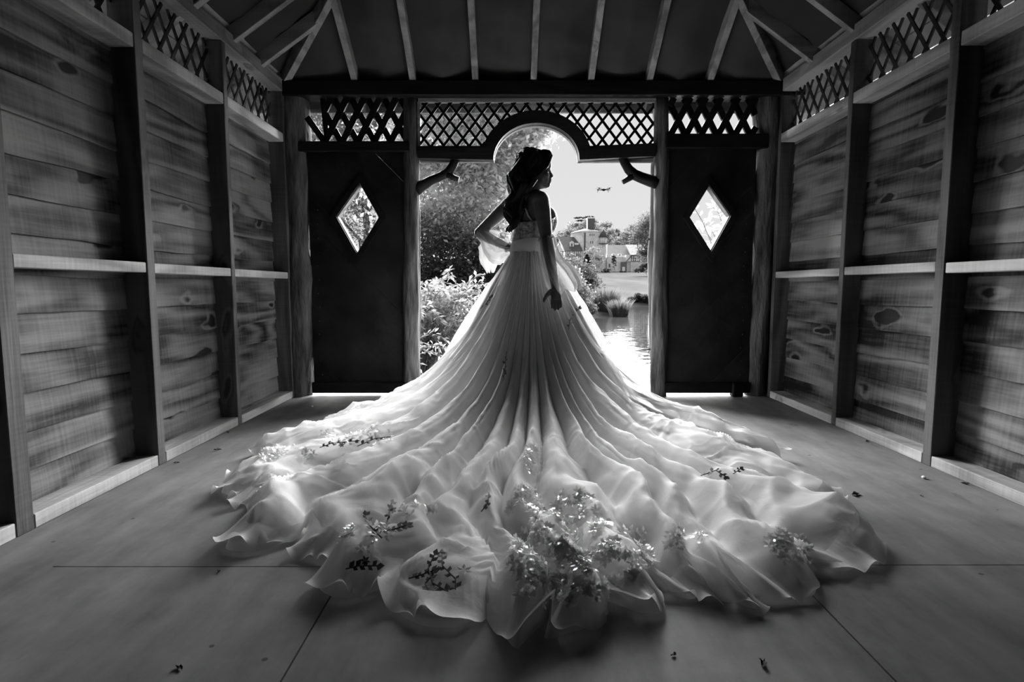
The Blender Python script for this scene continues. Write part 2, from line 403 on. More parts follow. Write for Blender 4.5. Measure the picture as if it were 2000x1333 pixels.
def lattice_lines(x0, x1, z0, z1, pitch, ang, width, inside=None, jitter=0.0):
    """two crossing layers of laths clipped to a rectangle (and to inside(x, z) if given)"""
    out = []
    t = math.tan(math.radians(ang)); H = z1 - z0
    for lay, sg in ((0, 1), (1, -1)):
        k = -int(H / t / pitch) - 2
        x = x0 + k * pitch
        while x < x1 + H / t + 2 * pitch:
            xj = x + random.uniform(-jitter, jitter)
            # line from (xj, z0) to (xj + sg*H/t, z1)
            def P(u): return (xj + sg * H / t * u, z0 + H * u)
            lo, hi = 0.0, 1.0
            dx = sg * H / t
            ua, ub = sorted(((x0 - xj) / dx, (x1 - xj) / dx)); lo = max(lo, ua); hi = min(hi, ub)
            if hi - lo > 0.04:
                if inside is None: out.append((P(lo), P(hi), lay))
                else:
                    N = 60; cur = None
                    for i in range(N + 1):
                        u = lo + (hi - lo) * i / N; ok = inside(*P(u))
                        if ok and cur is None: cur = u
                        if (not ok or i == N) and cur is not None:
                            if u - cur > 0.05: out.append((P(cur), P(u), lay))
                            cur = None
            x += pitch
    return out

side_wall('wall_left', XL, -1, [(-2.3, .05), (-1.4, .05), (-0.5, .05), (0.35, .05), (1.12, .05), (1.93, .075), (2.715, .058), (3.515, .045), (4.40, .045)], 0)
side_wall('wall_right', XR, 1, [(-2.3, .05), (-1.4, .05), (-0.5, .05), (0.35, .05), (1.12, .05), (1.93, .055), (2.70, .058), (3.505, .045), (4.41, .045)], 0)

# unseen rear wall behind the camera: boards coloured dark to stop bounce light
rw = struct('wall_rear')
M['dark_board'] = wood_mat('dark_rear_board', 0.02, 0.05, axis='X')
z = 0.0
while z < 3.6:
    MB().box(BL, BR, YR - 0.02, YR, z, z + 0.142).build('board', M['dark_board'], rw)
    z += 0.144

# ---------------------------------------------------------------- back wall (door wall)
bw = struct('wall_back')
def bp(px, py, Y=YB): v = at(px, py, Y); return v.x, v.z
def log(name, pxs, Y, radii, parent, seed, mat='bark'):
    pts = [Vector((at(px, py, Y).x, Y, at(px, py, Y).z)) for px, py in pxs]
    # resample
    P = []; R = []
    for i in range(len(pts) - 1):
        for k in range(5):
            t = k / 5; P.append(pts[i].lerp(pts[i + 1], t)); R.append(radii[i] * (1 - t) + radii[i + 1] * t)
    P.append(pts[-1]); R.append(radii[-1])
    P = [p + Vector((0.010 * mnoise.noise(Vector((seed, i * 0.4, 0))), 0.01 * mnoise.noise(Vector((seed, i * 0.4, 5))), 0)) for i, p in enumerate(P)]
    return MB().tube(P, R, n=18, ref=(0, 1, 0), noise=0.22, seed=seed).build(name, M[mat], parent, smooth=True)
log('corner_log', [(574, 172), (577, 330), (584, 470), (588, 600), (586, 700), (583, 774)], YB + 0.08, [.115, .11, .10, .115, .12, .105], bw, 3)
log('corner_log', [(1499, 172), (1497, 330), (1489, 470), (1482, 600), (1475, 700), (1472, 776)], YB + 0.08, [.10, .095, .085, .08, .08, .075], bw, 9)
log('jamb_log', [(802, 180), (804, 400), (803, 600), (803, 777)], YB + 0.05, [.055, .055, .062, .07], bw, 17)
log('jamb_log', [(1293, 180), (1291, 400), (1288, 600), (1286, 777)], YB + 0.05, [.055, .05, .06, .066], bw, 23)
M['split_bark'] = noise_mat('split_bark', 0.06, 0.2, scale=7, stretch=(2, 2, 0.4), bump=0.6)
log('outer_jamb_log', [(1277, 300), (1274, 430), (1272, 520), (1274, 640), (1276, 768)], YB + 0.16, [.016, .022, .03, .026, .02], bw, 31, 'split_bark')
log('outer_jamb_log', [(816, 330), (817, 480), (817, 640), (815, 768)], YB + 0.16, [.014, .016, .018, .018], bw, 37, 'split_bark')
# small snags on the right outer log
for (px, py) in ((1266, 468), (1267, 512), (1266, 683)):
    v = at(px, py, YB + 0.15); MB().tube([v + Vector((0.03, 0, 0.004)), v + Vector((0.012, 0, 0)), v + Vector((-0.006, 0, 0.004))], [.014, .010, .004], n=8).build('snag', M['bark'], bw, smooth=True)
# tie beam and the boarding above the openings
zt = at(1000, 190, YB).z
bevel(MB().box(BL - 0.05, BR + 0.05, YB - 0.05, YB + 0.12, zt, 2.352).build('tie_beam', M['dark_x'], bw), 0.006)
# side fill between corner log and side wall
MB().box(BL - 0.05, at(560, 500, YB + 0.1).x, YB + 0.10, YB + 0.13, 0, zt).build('corner_board', M['dark_z'], bw)
MB().box(at(1500, 500, YB + 0.1).x, BR + 0.05, YB + 0.10, YB + 0.13, 0, zt).build('corner_board', M['dark_z'], bw)
# headers over the two side doors
xa = at(598, 285, YB).x; xb = at(800, 285, YB).x; xc = at(1300, 285, YB).x; xd = at(1500, 285, YB).x
bevel(MB().box(xa - 0.06, xb, YB - 0.01, YB + 0.08, at(0, 296, YB).z, at(0, 276, YB).z).build('door_header', M['dark_x'], bw), 0.006)
bevel(MB().box(xc, xd, YB - 0.02, YB + 0.08, at(0, 290, YB).z, at(0, 262, YB).z).build('door_header', M['dark_x'], bw), 0.006)
# lattice of broad slats over the doors
def lath(p, q, y, wd, th, parent, name, mat):
    d = Vector((q[0] - p[0], 0, q[1] - p[1])).normalized(); nn = Vector((-d.z, 0, d.x))
    a = Vector((p[0], y, p[1])); b = Vector((q[0], y, q[1])); V = []
    for c in (a, b):
        for s in (-1, 1):
            for t in (-1, 1): V.append(c + nn * s * wd / 2 + Vector((0, t * th / 2, 0)))
    return mesh(name, V, BOXF, mat, parent)
for (x0, x1, z0, z1, ph) in ((xa + 0.14, xb - 0.02, at(0, 276, YB).z, zt, 0.0), (xc + 0.02, xd - 0.09, at(0, 262, YB).z, zt, 0.05)):
    for (p, q, lay) in lattice_lines(x0 + ph * 0.2, x1, z0 - 0.005, z1, 0.122, 62, 0.05, jitter=0.008):
        lath(p, q, YB + 0.02 + 0.02 * lay, 0.046, 0.02, bw, 'broad_slat', M['dark_z'])
# the loose slats at the far left of the left panel
a_ = at(598, 228, YB); b_ = at(634, 278, YB); lath((a_.x, a_.z), (b_.x, b_.z), YB + 0.02, 0.045, 0.02, bw, 'broad_slat', M['dark_z'])
a_ = at(627, 190, YB); b_ = at(636, 276, YB); lath((a_.x, a_.z), (b_.x, b_.z), YB + 0.045, 0.038, 0.02, bw, 'broad_slat', M['dark_z'])
# central transom: arch board, frame and lattice
cx = 0.183; zsp = at(0, 312, YB).z; zlo = at(0, 309, YB).z; ztop = at(0, 285, YB).z
ox0, ox1 = at(817, 300, YB).x, at(1281, 300, YB).x
ri, ra_z = 0.322, at(0, 240, YB).z - zsp; ro, ro_z = 0.415, at(0, 215, YB).z - zsp
N = 28
lower = [(ox0, zlo)] + [(cx - ri * math.cos(PI * i / N), zsp + ra_z * math.sin(PI * i / N)) for i in range(N + 1)] + [(ox1, zlo + 0.015)]
th0 = math.asin(min(1, (ztop - zsp) / ro_z))
upper = [(ox0, ztop)] + [(cx - ro * math.cos(th0 + (PI - 2 * th0) * i / N), zsp + ro_z * math.sin(th0 + (PI - 2 * th0) * i / N)) for i in range(N + 1)] + [(ox1, ztop + 0.02)]
V = []; Fc = []
for y in (YB + 0.0, YB + 0.075):
    V += [(x, y, z) for x, z in lower] + [(x, y, z) for x, z in upper]
n = len(lower); m2 = 2 * n
for i in range(n - 1):
    Fc += [(i, i + 1, n + i + 1, n + i), (m2 + i, m2 + n + i, m2 + n + i + 1, m2 + i + 1), (i, m2 + i, m2 + i + 1, i + 1), (n + i, n + i + 1, m2 + n + i + 1, m2 + n + i)]
Fc += [(0, n, m2 + n, m2), (n - 1, m2 + n - 1, m2 + 2 * n - 1, 2 * n - 1)]
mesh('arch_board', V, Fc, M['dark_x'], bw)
# lit rim of the arch, painted as a paler strip on its outer side
V = []; Fc = []
for i in range(N + 1):
    t = PI * i / N
    for r1, r2, y in ((ri - 0.004, ra_z - 0.004, YB + 0.077), (ri - 0.004, ra_z - 0.004, YB + 0.13), (ri + 0.03, ra_z + 0.03, YB + 0.13), (ri + 0.03, ra_z + 0.03, YB + 0.077)):
        V.append((cx - r1 * math.cos(t), y, zsp + r2 * math.sin(t)))
for i in range(N):
    for q in range(4): Fc.append((i * 4 + q, i * 4 + (q + 1) % 4, i * 4 + 4 + (q + 1) % 4, i * 4 + 4 + q))
mesh('arch_lit_rim', V, Fc, M['lit_trim'], bw)
def in_transom(x, z):
    return ((x - cx) / ro) ** 2 + ((z - zsp) / ro_z) ** 2 > 1.0
for (p, q, lay) in lattice_lines(ox0, ox1, ztop, at(0, 197, YB).z, 0.095, 52, 0.02, in_transom, jitter=0.010):
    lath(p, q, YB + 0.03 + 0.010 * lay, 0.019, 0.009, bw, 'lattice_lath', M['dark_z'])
bevel(MB().box(ox0, ox1, YB + 0.02, YB + 0.06, at(0, 198, YB).z, zt + 0.002).build('transom_frame', M['lit_trim'], bw), 0.003)
for sx in (ox0 + 0.004, ox1 - 0.004):
    MB().box(sx - 0.010, sx + 0.010, YB + 0.02, YB + 0.07, ztop, at(0, 197, YB).z).build('transom_frame', M['lit_trim'], bw)
for x0, x1 in ((ox0, cx - ri - 0.03), (cx + ri + 0.03, ox1)):
    MB().box(x0, x1, YB + 0.077, YB + 0.12, zlo - 0.012, zlo + 0.03).build('transom_moulding', M['lit_trim'], bw)
# natural forked branches used as corner brackets
def branch(pl, rl, stub, parent, seed):
    Y = YB + 0.05
    pts = [at(px, py, Y) for px, py in pl]
    m = MB().tube(pts, rl, n=12, ref=(0, 1, 0), noise=0.15, seed=seed)
    s = [at(px, py, Y - 0.01) for px, py in stub]
    m.tube(s, [.028, .022, .020], n=10, ref=(0, 1, 0), noise=0.12, seed=seed + 2)
    return m.build('branch_bracket', M['dark_z'], parent, smooth=True)
branch([(812, 372), (822, 364), (842, 352), (862, 344), (876, 336), (884, 324), (892, 306)], [.045, .043, .037, .036, .038, .034, .032], [(874, 340), (886, 347), (896, 351)], bw, 4)
branch([(1284, 358), (1272, 354), (1252, 347), (1238, 341), (1228, 331), (1220, 318), (1213, 300)], [.045, .043, .04, .04, .036, .033, .034], [(1236, 343), (1226, 350), (1216, 356)], bw, 8)

# ---------------------------------------------------------------- doors with diamond windows
def clip(poly, nx, nz, d):
    """keep nx*x + nz*z <= d"""
    out = []
    for i in range(len(poly)):
        a = poly[i]; b = poly[(i + 1) % len(poly)]
        da = nx * a[0] + nz * a[1] - d; db = nx * b[0] + nz * b[1] - d
        if da <= 0: out.append(a)
        if da * db < 0:
            t = da / (da - db); out.append((a[0] + (b[0] - a[0]) * t, a[1] + (b[1] - a[1]) * t))
    return out
def area(p): return abs(sum(p[i][0] * p[(i + 1) % len(p)][1] - p[(i + 1) % len(p)][0] * p[i][1] for i in range(len(p)))) / 2 if len(p) > 2 else 0
def door(name, pxl, pxr, pyt, dia, sg):
    d = struct(name)
    Y0, Y1 = YB + 0.03, YB + 0.065
    x0 = at(pxl, 500, Y0).x; x1 = at(pxr, 500, Y0).x; z1 = at(0, pyt, Y0).z; z0 = at(0, 768, Y0).z + 0.005
    D = [(at(px, py, Y0).x, at(px, py, Y0).z) for px, py in dia]
    cxm = sum(p[0] for p in D) / 4; czm = sum(p[1] for p in D) / 4
    edges = []
    for i in range(4):
        a, b = D[i], D[(i + 1) % 4]; nx, nz = b[1] - a[1], a[0] - b[0]; L = math.hypot(nx, nz); nx /= L; nz /= L
        dd = nx * a[0] + nz * a[1]
        if nx * cxm + nz * czm > dd: nx, nz, dd = -nx, -nz, -dd
        edges.append((nx, nz, dd))
    w = 0.145; c, s = math.cos(sg * PI / 4), math.sin(sg * PI / 4)   # plank direction
    k = -30
    while k < 30:
        lo, hi = k * w, (k + 1) * w - 0.0006
        poly = [(x0, z0), (x1, z0), (x1, z1), (x0, z1)]
        poly = clip(poly, -s, c, hi); poly = clip(poly, s, -c, -lo) if len(poly) > 2 else []
        k += 1
        if area(poly) < 1e-4: continue
        mb = MB(); cur = poly; dy = random.uniform(-0.006, 0.006)
        for (nx, nz, dd) in edges:
            out = clip(cur, -nx, -nz, -dd) if len(cur) > 2 else []
            if area(out) > 1e-5: mb.prism(out, Y0 + dy, Y1 + dy)
            cur = clip(cur, nx, nz, dd) if len(cur) > 2 else []
        if mb.v: mb.build('plank', M['door_plank'], d)
    # diamond casing: four boards round the hole, and the reveal
    for i in range(4):
        a = Vector((D[i][0], 0, D[i][1])); b = Vector((D[(i + 1) % 4][0], 0, D[(i + 1) % 4][1]))
        ce = Vector((cxm, 0, czm)); oa = ce + (a - ce) * 1.28; ob = ce + (b - ce) * 1.28
        ia = ce + (a - ce) * 0.985; ib = ce + (b - ce) * 0.985
        MB().prism([(ia.x, ia.z), (ib.x, ib.z), (ob.x, ob.z), (oa.x, oa.z)], Y0 - 0.018, Y0 - 0.002).build('diamond_casing', M['dark_x'], d)
        ja = ce + (a - ce) * 0.94; jb = ce + (b - ce) * 0.94; ka = ce + (a - ce) * 0.999; kb = ce + (b - ce) * 0.999
        MB().prism([(ja.x, ja.z), (jb.x, jb.z), (kb.x, kb.z), (ka.x, ka.z)], Y0 + 0.0, Y1 + 0.035).build('diamond_reveal', M['reveal'], d)
    bevel(MB().box(x0 - 0.01, x1 + 0.01, Y0 - 0.035, Y0 - 0.004, z0, z0 + 0.085).build('bottom_rail', M['dark_x'], d), 0.006)
    # nail heads down the hanging edge
    xe = x0 + 0.06 if sg < 0 else x1 - 0.06
    for i in range(13):
        MB().ball((xe + random.uniform(-.01, .01), Y0 - 0.006, z0 + 0.14 + i * 0.105), 0.006, 8, 5).build('nail_head', M['nail'], d, smooth=True)
    return d
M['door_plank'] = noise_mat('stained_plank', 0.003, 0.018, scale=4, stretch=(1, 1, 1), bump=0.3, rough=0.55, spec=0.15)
M['reveal'] = wood_mat('lit_reveal_wood', 0.1, 0.3, axis='X', knots=0.1)  # light falling on the reveals put into a paler wood colour
M['nail'] = plain('nail_metal', 0.03, 0.6, 0.2)
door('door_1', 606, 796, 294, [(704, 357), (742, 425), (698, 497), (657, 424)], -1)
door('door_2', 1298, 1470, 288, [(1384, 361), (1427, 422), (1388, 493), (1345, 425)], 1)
bevel(MB().box(at(1431, 780, 4.4).x, at(1452, 780, 4.4).x, 4.40, 4.47, 0.0, 0.11).build('door_stop', M['dark_z'], bw), 0.008)

# ---------------------------------------------------------------- ceiling: hipped roof, felt over rafters
ceil = struct('ceiling')
SL = 0.70; ZP = 2.355; XM = (XL + XR) / 2; HW = (XR - XL) / 2
apex_y = YB - HW; zap = ZP + SL * HW
def felt_patch(name, f, nu, nv, amp, seed, parent, mat='felt'):
    V = np.zeros(((nu + 1) * (nv + 1), 3)); idx = 0
    for i in range(nu + 1):
        for j in range(nv + 1):
            p, nrm, a = f(i / nu, j / nv)
            w = amp * a * (mnoise.noise(Vector((p.x * 2.2 + seed, p.y * 2.2, p.z * 7))) + 0.6 * mnoise.noise(Vector((p.x * 4 - p.z * 6 + seed, p.y * 3, p.z * 14 + p.x * 3))))
            V[idx] = p + nrm * w; idx += 1
    Q = np.array([(i * (nv + 1) + j, i * (nv + 1) + j + 1, (i + 1) * (nv + 1) + j + 1, (i + 1) * (nv + 1) + j) for i in range(nu) for j in range(nv)])
    return np_mesh(name, V, Q, M[mat], parent, True)
nh = Vector((0, SL, 1)).normalized()
rx_hip = [at(px, 157, YB - 0.05).x for px in (691, 805, 928, 1042, 1155, 1270, 1389)]
def hipf(u, v):
    # u across, v up the slope (0 at plate, 1 at apex); starts just outside the tie beam
    y = YB + 0.24 - (HW + 0.24) * v; half = (y - apex_y) if y > apex_y else 0
    half = max(0.0, half)
    x = XM + (u * 2 - 1) * half
    z = ZP + 0.07 + SL * (YB - y)
    sag = min([abs(x - r) for r in rx_hip] + [0.3])
    p = Vector((x, y, z)) - nh * (0.05 * min(1, sag / 0.2))
    return p, nh, min(1.0, 3 * sag + .25)
felt_patch('felt_hip_end', hipf, 110, 70, 0.05, 2.0, ceil)
for side, X in ((-1, XL), (1, XR)):
    ns = Vector((-side * -SL, 0, 1)).normalized() if False else Vector((side * SL, 0, 1)).normalized()
    def sf(u, v, side=side, X=X, ns=ns):
        e = -0.02 + (HW + 0.02) * v               # distance in from the plate
        yend = YB - e if True else 0
        y = YR + (yend - YR) * u
        p = Vector((X - side * e, y, ZP + 0.07 + SL * e)); return p, ns, 1.0
    felt_patch('felt_side', sf, 90, 24, 0.035, 5.0 + side, ceil)
    # outside: sarking boards over the eaves
    for k in range(3):
        e0 = -0.02 - k * 0.115; e1 = e0 - 0.11
        p0 = Vector((X - side * e0, YR, ZP + 0.075 + SL * e0)); p1 = Vector((X - side * e1, YR, ZP + 0.075 + SL * e1))
        up = Vector((0, 0, 0.018)); L = Vector((0, YB + 0.5 - YR, 0))
        V = [p0, p1, p1 + up, p0 + up, p0 + L, p1 + L, p1 + up + L, p0 + up + L]
        mesh('eaves_board', V, [(0, 1, 2, 3), (7, 6, 5, 4), (0, 4, 5, 1), (1, 5, 6, 2), (2, 6, 7, 3), (3, 7, 4, 0)], M['eaves'], ceil)
    # jack rafters
    base = [3.98, 3.52, 3.06, 2.60, 2.14, 1.68, 1.22, .76, .3, -.16, -.62, -1.08, -1.54, -2.0] if side > 0 else [4.05, 3.66, 3.22, 2.76, 2.30, 1.84, 1.38, .92, .46, 0, -.46, -.92, -1.38, -1.84]
    for y in base:
        e1 = min(HW, (YB - y)) ; 
        if y < apex_y: e1 = HW
        e0 = -0.36
        bevel(MB().bar((X - side * e0, y, ZP + 0.02 + SL * e0), (X - side * e1, y, ZP + 0.02 + SL * e1), 0.045, 0.085, j=0.001).build('rafter', M['rafter_x'] if 'rafter_x' in M else M['rafter'], ceil), 0.002)
    # hip rafter
    bevel(MB().bar((X + side * 0.0, YB, ZP + 0.02), (XM, apex_y, zap + 0.02), 0.048, 0.10).build('hip_rafter', M['rafter'], ceil), 0.002)
bevel(MB().bar((XM, apex_y + 0.02, zap + 0.02), (XM, YR, zap + 0.02), 0.045, 0.15).build('ridge_beam', M['rafter'], ceil), 0.002)
for x in rx_hip:
    e1 = HW - abs(x - XM)
    bevel(MB().bar((x, YB + 0.21, ZP + 0.02 - SL * 0.21), (x + random.uniform(-.01, .01), YB - e1, ZP + 0.02 + SL * e1), 0.045, 0.085, j=0.001).build('rafter', M['rafter'], ceil), 0.002)
# fascia board outside the door wall, under the eaves
bevel(MB().box(XL - 0.3, XR + 0.3, YB + 0.215, YB + 0.24, at(0, 221, YB + .22).z, at(0, 198, YB + .22).z).build('fascia_board', M['eaves'], ceil), 0.003)
# outer roof skin so that no light comes through the felt
zc0, zc1 = ZP + .16 - SL * .4, ZP + .16 - SL * .26
mesh('roof_cover', [(XL - .4, YR - .1, zc0), (XL - .4, YB + .26, zc0), (XL - .26, YB + .26, zc1), (XM, apex_y, zap + .16), (XM, YR - .1, zap + .16), (XR + .4, YR - .1, zc0), (XR + .4, YB + .26, zc0), (XR + .26, YB + .26, zc1)],
     [(0, 1, 2, 3, 4), (2, 7, 3), (7, 6, 5, 4, 3)], M['felt'], ceil)

# ================================================================ OUTSIDE: pond, banks, trees, house
SHORE = [(-1.7, 3), (-1.8, 9), (-1.2, 15.2), (.2, 17.6), (2.2, 22.4), (4.8, 25), (5.1, 31), (7, 37.5), (16, 39), (16, 22), (7.5, 14), (2.7, 8.2), (2.35, 3)]
def signed_dist(X, Y):
    P = np.array(SHORE, float); n = len(P); d = np.full(X.shape, 1e9); ins = np.zeros(X.shape, bool)
    for i in range(n):
        a = P[i]; b = P[(i + 1) % n]; e = b - a
        wx = X - a[0]; wy = Y - a[1]; t = np.clip((wx * e[0] + wy * e[1]) / (e @ e), 0, 1)
        d = np.minimum(d, np.hypot(wx - e[0] * t, wy - e[1] * t))
        c = ((a[1] <= Y) & (b[1] > Y)) | ((b[1] <= Y) & (a[1] > Y))
        xi = a[0] + (Y - a[1]) / (b[1] - a[1] + 1e-12) * e[0]
        ins ^= c & (X < xi)
    return np.where(ins, -d, d)
def ground_z(x, y):
    X = np.atleast_1d(np.asarray(x, float)); Y = np.atleast_1d(np.asarray(y, float))
    sd = signed_dist(X, Y)
    z = np.where(sd < 0, -0.40 + np.maximum(sd, -0.6), -0.38 + np.minimum(sd * 0.45, 0.16) + 0.004 * np.clip(sd, 0, 60))
    z = z + np.clip(Y - 38, 0, 400) * 0.0475 * np.clip((Y - 38) / 20, 0, 1)
    z = z + 0.05 * vnoise(X * .5, Y * .5) * (sd > 0.5)
    near = (Y < 4.9) & (X > -2.3) & (X < 2.6)
    return np.where(near, -0.95, z)
def gz(x, y): return float(ground_z(x, y)[0])
xs = np.concatenate([np.linspace(-150, -12, 30), np.linspace(-11, 20, 125), np.linspace(22, 160, 30)])
ysg = np.concatenate([np.linspace(-40, 2, 12), np.linspace(2.5, 42, 160), np.linspace(43, 130, 50), np.linspace(135, 420, 14)])
GX, GY = np.meshgrid(xs, ysg, indexing='ij'); GZ = ground_z(GX.ravel(), GY.ravel()).reshape(GX.shape)
nx_, ny_ = GX.shape; I = np.arange(nx_ * ny_).reshape(nx_, ny_)
Q = np.stack([I[:-1, :-1], I[1:, :-1], I[1:, 1:], I[:-1, 1:]], -1).reshape(-1, 4)
M['lawn'] = noise_mat('mown_lawn', 0.06, 0.085, scale=0.35, spec=0.0, rough=1.0, bump=0.0, detail=8, stretch=(1, .3, 1))
lawn = np_mesh('lawn', np.stack([GX, GY, GZ], -1).reshape(-1, 3), Q, M['lawn']); lawn['kind'] = 'structure'; lawn['label'] = 'pale mown lawn rising from the pond to the house'
def water_mat():
    m, n, l, b = new_mat('pond_water')
    b.inputs['Base Color'].default_value = g3(0.05); b.inputs['Roughness'].default_value = 0.03
    b.inputs['IOR'].default_value = 1.45; b.inputs['Specular IOR Level'].default_value = 0.5
    c = n.new('ShaderNodeTexCoord'); mp = n.new('ShaderNodeMapping'); mp.inputs['Scale'].default_value = (0.6, 1.6, 1); l.new(c.outputs['Object'], mp.inputs[0])
    t = n.new('ShaderNodeTexNoise'); t.inputs['Scale'].default_value = 2.2; t.inputs['Detail'].default_value = 4; l.new(mp.outputs[0], t.inputs['Vector'])
    bp = n.new('ShaderNodeBump'); bp.inputs['Strength'].default_value = 0.035; bp.inputs['Distance'].default_value = 0.25; l.new(t.outputs['Fac'], bp.inputs['Height']); l.new(bp.outputs[0], b.inputs['Normal'])
    return m
M['water'] = water_mat()
pw = mesh('pond_water', [(-20, -6, -.36), (30, -6, -.36), (30, 42, -.36), (-20, 42, -.36)], [(0, 1, 2, 3)], M['water'])
pw['kind'] = 'structure'; pw['label'] = 'still pond outside the doorway mirroring the house and sky'

def rand_dirs(n):
    v = np.random.normal(size=(n, 3)); return v / np.linalg.norm(v, axis=1, keepdims=True)
def leaf_quads(P, size, bias=None, aspect=0.5):
    """pointed leaves (rhombs) at points P with random facing"""
    n = len(P); a = rand_dirs(n)
    if bias is not None: a = a + bias
    a /= np.linalg.norm(a, axis=1, keepdims=True) + 1e-9
    b = np.cross(a, rand_dirs(n)); b /= np.linalg.norm(b, axis=1, keepdims=True) + 1e-9
    s = size * np.random.uniform(.6, 1.35, (n, 1))
    c = np.cross(a, b)
    V = np.stack([P - b * s * .5, P + c * s * aspect * .5 + a * s * .08, P + b * s * .5, P - c * s * aspect * .5 + a * s * .08], 1).reshape(-1, 3)
    Q = np.arange(4 * n).reshape(n, 4)
    return V, Q
def crown(name, blobs, n, size, mat, parent, clump=14, aspect=.55, cr=.22):
    vol = np.array([b[3] * b[4] * b[5] for b in blobs]) ** (2 / 3); vol /= vol.sum(); Ps = []
    for b, w in zip(blobs, vol):
        k = max(3, int(n * w / clump)); d = rand_dirs(k); d[:, 2] = np.where(d[:, 2] < -.5, -d[:, 2], d[:, 2])
        r = np.random.uniform(.55, 1.0, (k, 1)) ** .5
        r = r * (1 + .18 * np.sin(d[:, :1] * 7 + d[:, 2:] * 5))
        c = np.array(b[:3]) + d * r * np.array(b[3:6])
        R = cr * min(b[3:6])
        pts = c[:, None, :] + np.random.normal(size=(k, clump, 3)) * R * np.array([1, 1, .6])
        Ps.append(pts.reshape(-1, 3))
    P = np.concatenate(Ps)
    V, Q = leaf_quads(P, size, bias=np.array([0, -.2, .7]), aspect=aspect)
    return np_mesh(name, V, Q, mat, parent, smooth=False)
for nm, c in (('light', .60), ('bank', .17), ('reed', .11), ('mid', .14), ('dark', .06), ('willow', .32), ('far', .10), ('conifer', .05)):
    M['leaf_' + nm] = leaf_mat('leaf_' + nm, c, trans=.5)
M['trunk'] = noise_mat('tree_bark', 0.06, 0.2, scale=3, bump=0.4)
def tree(name, label, cat, base, blobs, n, size, leaf, group=None, clump=14, trunk=.2, core=True, cr=.22):
    t = empty(name, base); tag(t, label, cat, group)
    B = Vector(base); rb = [(x - B.x, y - B.y, z - B.z, a, b, c) for x, y, z, a, b, c in blobs]
    m = MB(); top = Vector(max(rb, key=lambda q: q[2])[:3])
    m.tube([(0, 0, -.3), top * .3 + Vector((.1, 0, 0)), top * .65, top], [trunk, trunk * .8, trunk * .5, trunk * .15], n=10, noise=.2)
    for q in rb[:8]:
        v = Vector(q[:3]); s = top * min(.7, max(.2, v.z / max(.1, top.z) * .55)); m.tube([s, s.lerp(v, .5) + Vector((0, 0, .05)), v], [trunk * .45, trunk * .3, trunk * .1], n=7)
    m.build('trunk', M['trunk'], t, True)
    crown('foliage', rb, n, size, M[leaf], t, clump, cr=cr)
    return t
def blob(px, py, Y, r, rz=None, ry=None): v = at(px, py, Y); return (v.x, v.y, v.z, r, ry or r, rz or r)

tree('broadleaf_tree', 'tall pale leafy tree filling the doorway left of the bride', 'tree', (-2.6, 21.5, gz(-2.6, 21.5)),
     [blob(880, 300, 21, 2.2), blob(960, 270, 21.5, 1.7), blob(1022, 278, 21, .85), blob(1050, 262, 21, .5), blob(990, 330, 20.6, .9), blob(1035, 235, 21.5, .8), blob(850, 400, 20, 1.9), blob(930, 390, 20, 1.5), blob(975, 410, 20.4, .9), blob(870, 470, 19.6, 1.6, 1.0), blob(950, 470, 20, 1.0), blob(860, 190, 22, 2.2), blob(960, 180, 22, 1.9)],
     46000, .19, 'leaf_light', clump=20)
tree('broadleaf_tree', 'dense leafy tree seen through the lattice and diamond window of the left door', 'tree', (-8.5, 32, gz(-8.5, 32)),
     [blob(700, 330, 32, 3.8), blob(620, 380, 32, 3.6), blob(760, 280, 32, 3.6), blob(640, 220, 32, 3.7), blob(740, 190, 32, 3.6), blob(780, 450, 32, 2.6), blob(700, 460, 32, 3)], 30000, .22, 'leaf_mid')
tree('round_bush', 'dark rounded bush under the tall tree beside the pale shrub', 'bush', (-1.5, 15.4, gz(-1.5, 15.4)),
     [blob(905, 520, 15.4, 1.0), blob(850, 520, 15.6, 1.3), blob(955, 545, 15.3, .8), blob(1000, 540, 15.7, .9), blob(880, 585, 14.7, 1.0), blob(830, 590, 14.7, 1.0), blob(940, 592, 14.7, .8), blob(990, 590, 15.1, .8)], 16000, .12, 'leaf_dark', trunk=.1)
tree('bank_bush', 'pale spreading bush on the bank directly right of the bride skirt', 'bush', at(1112, 612, 22.6),
     [blob(1100, 580, 22.6, .8), blob(1125, 594, 22.2, .6), blob(1145, 608, 22, .38, .28), blob(1128, 612, 22, .45, .3), blob(1100, 612, 22, .6, .35), blob(1098, 548, 23.4, .6), blob(1060, 560, 23, 1.0), blob(1060, 605, 22.6, .9, .5)], 15000, .11, 'leaf_bank', trunk=.06)
tree('bank_bush', 'mid grey rounded bush on the bank behind the pale spreading bush', 'bush', at(1128, 575, 27),
     [blob(1126, 553, 27, .85), blob(1146, 563, 26.6, .55), blob(1100, 540, 28, .9)], 7000, .12, 'leaf_far', trunk=.06)
tree('low_hedge', 'low dark hedge along the far right bank of the pond', 'hedge', at(1255, 597, 38.6),
     [blob(1236, 589, 38.6, .45, .3), blob(1252, 586, 38.6, .5, .36), blob(1268, 588, 38.6, .5, .32), blob(1285, 587, 38.6, .6, .35)], 5000, .13, 'leaf_dark', trunk=.04)
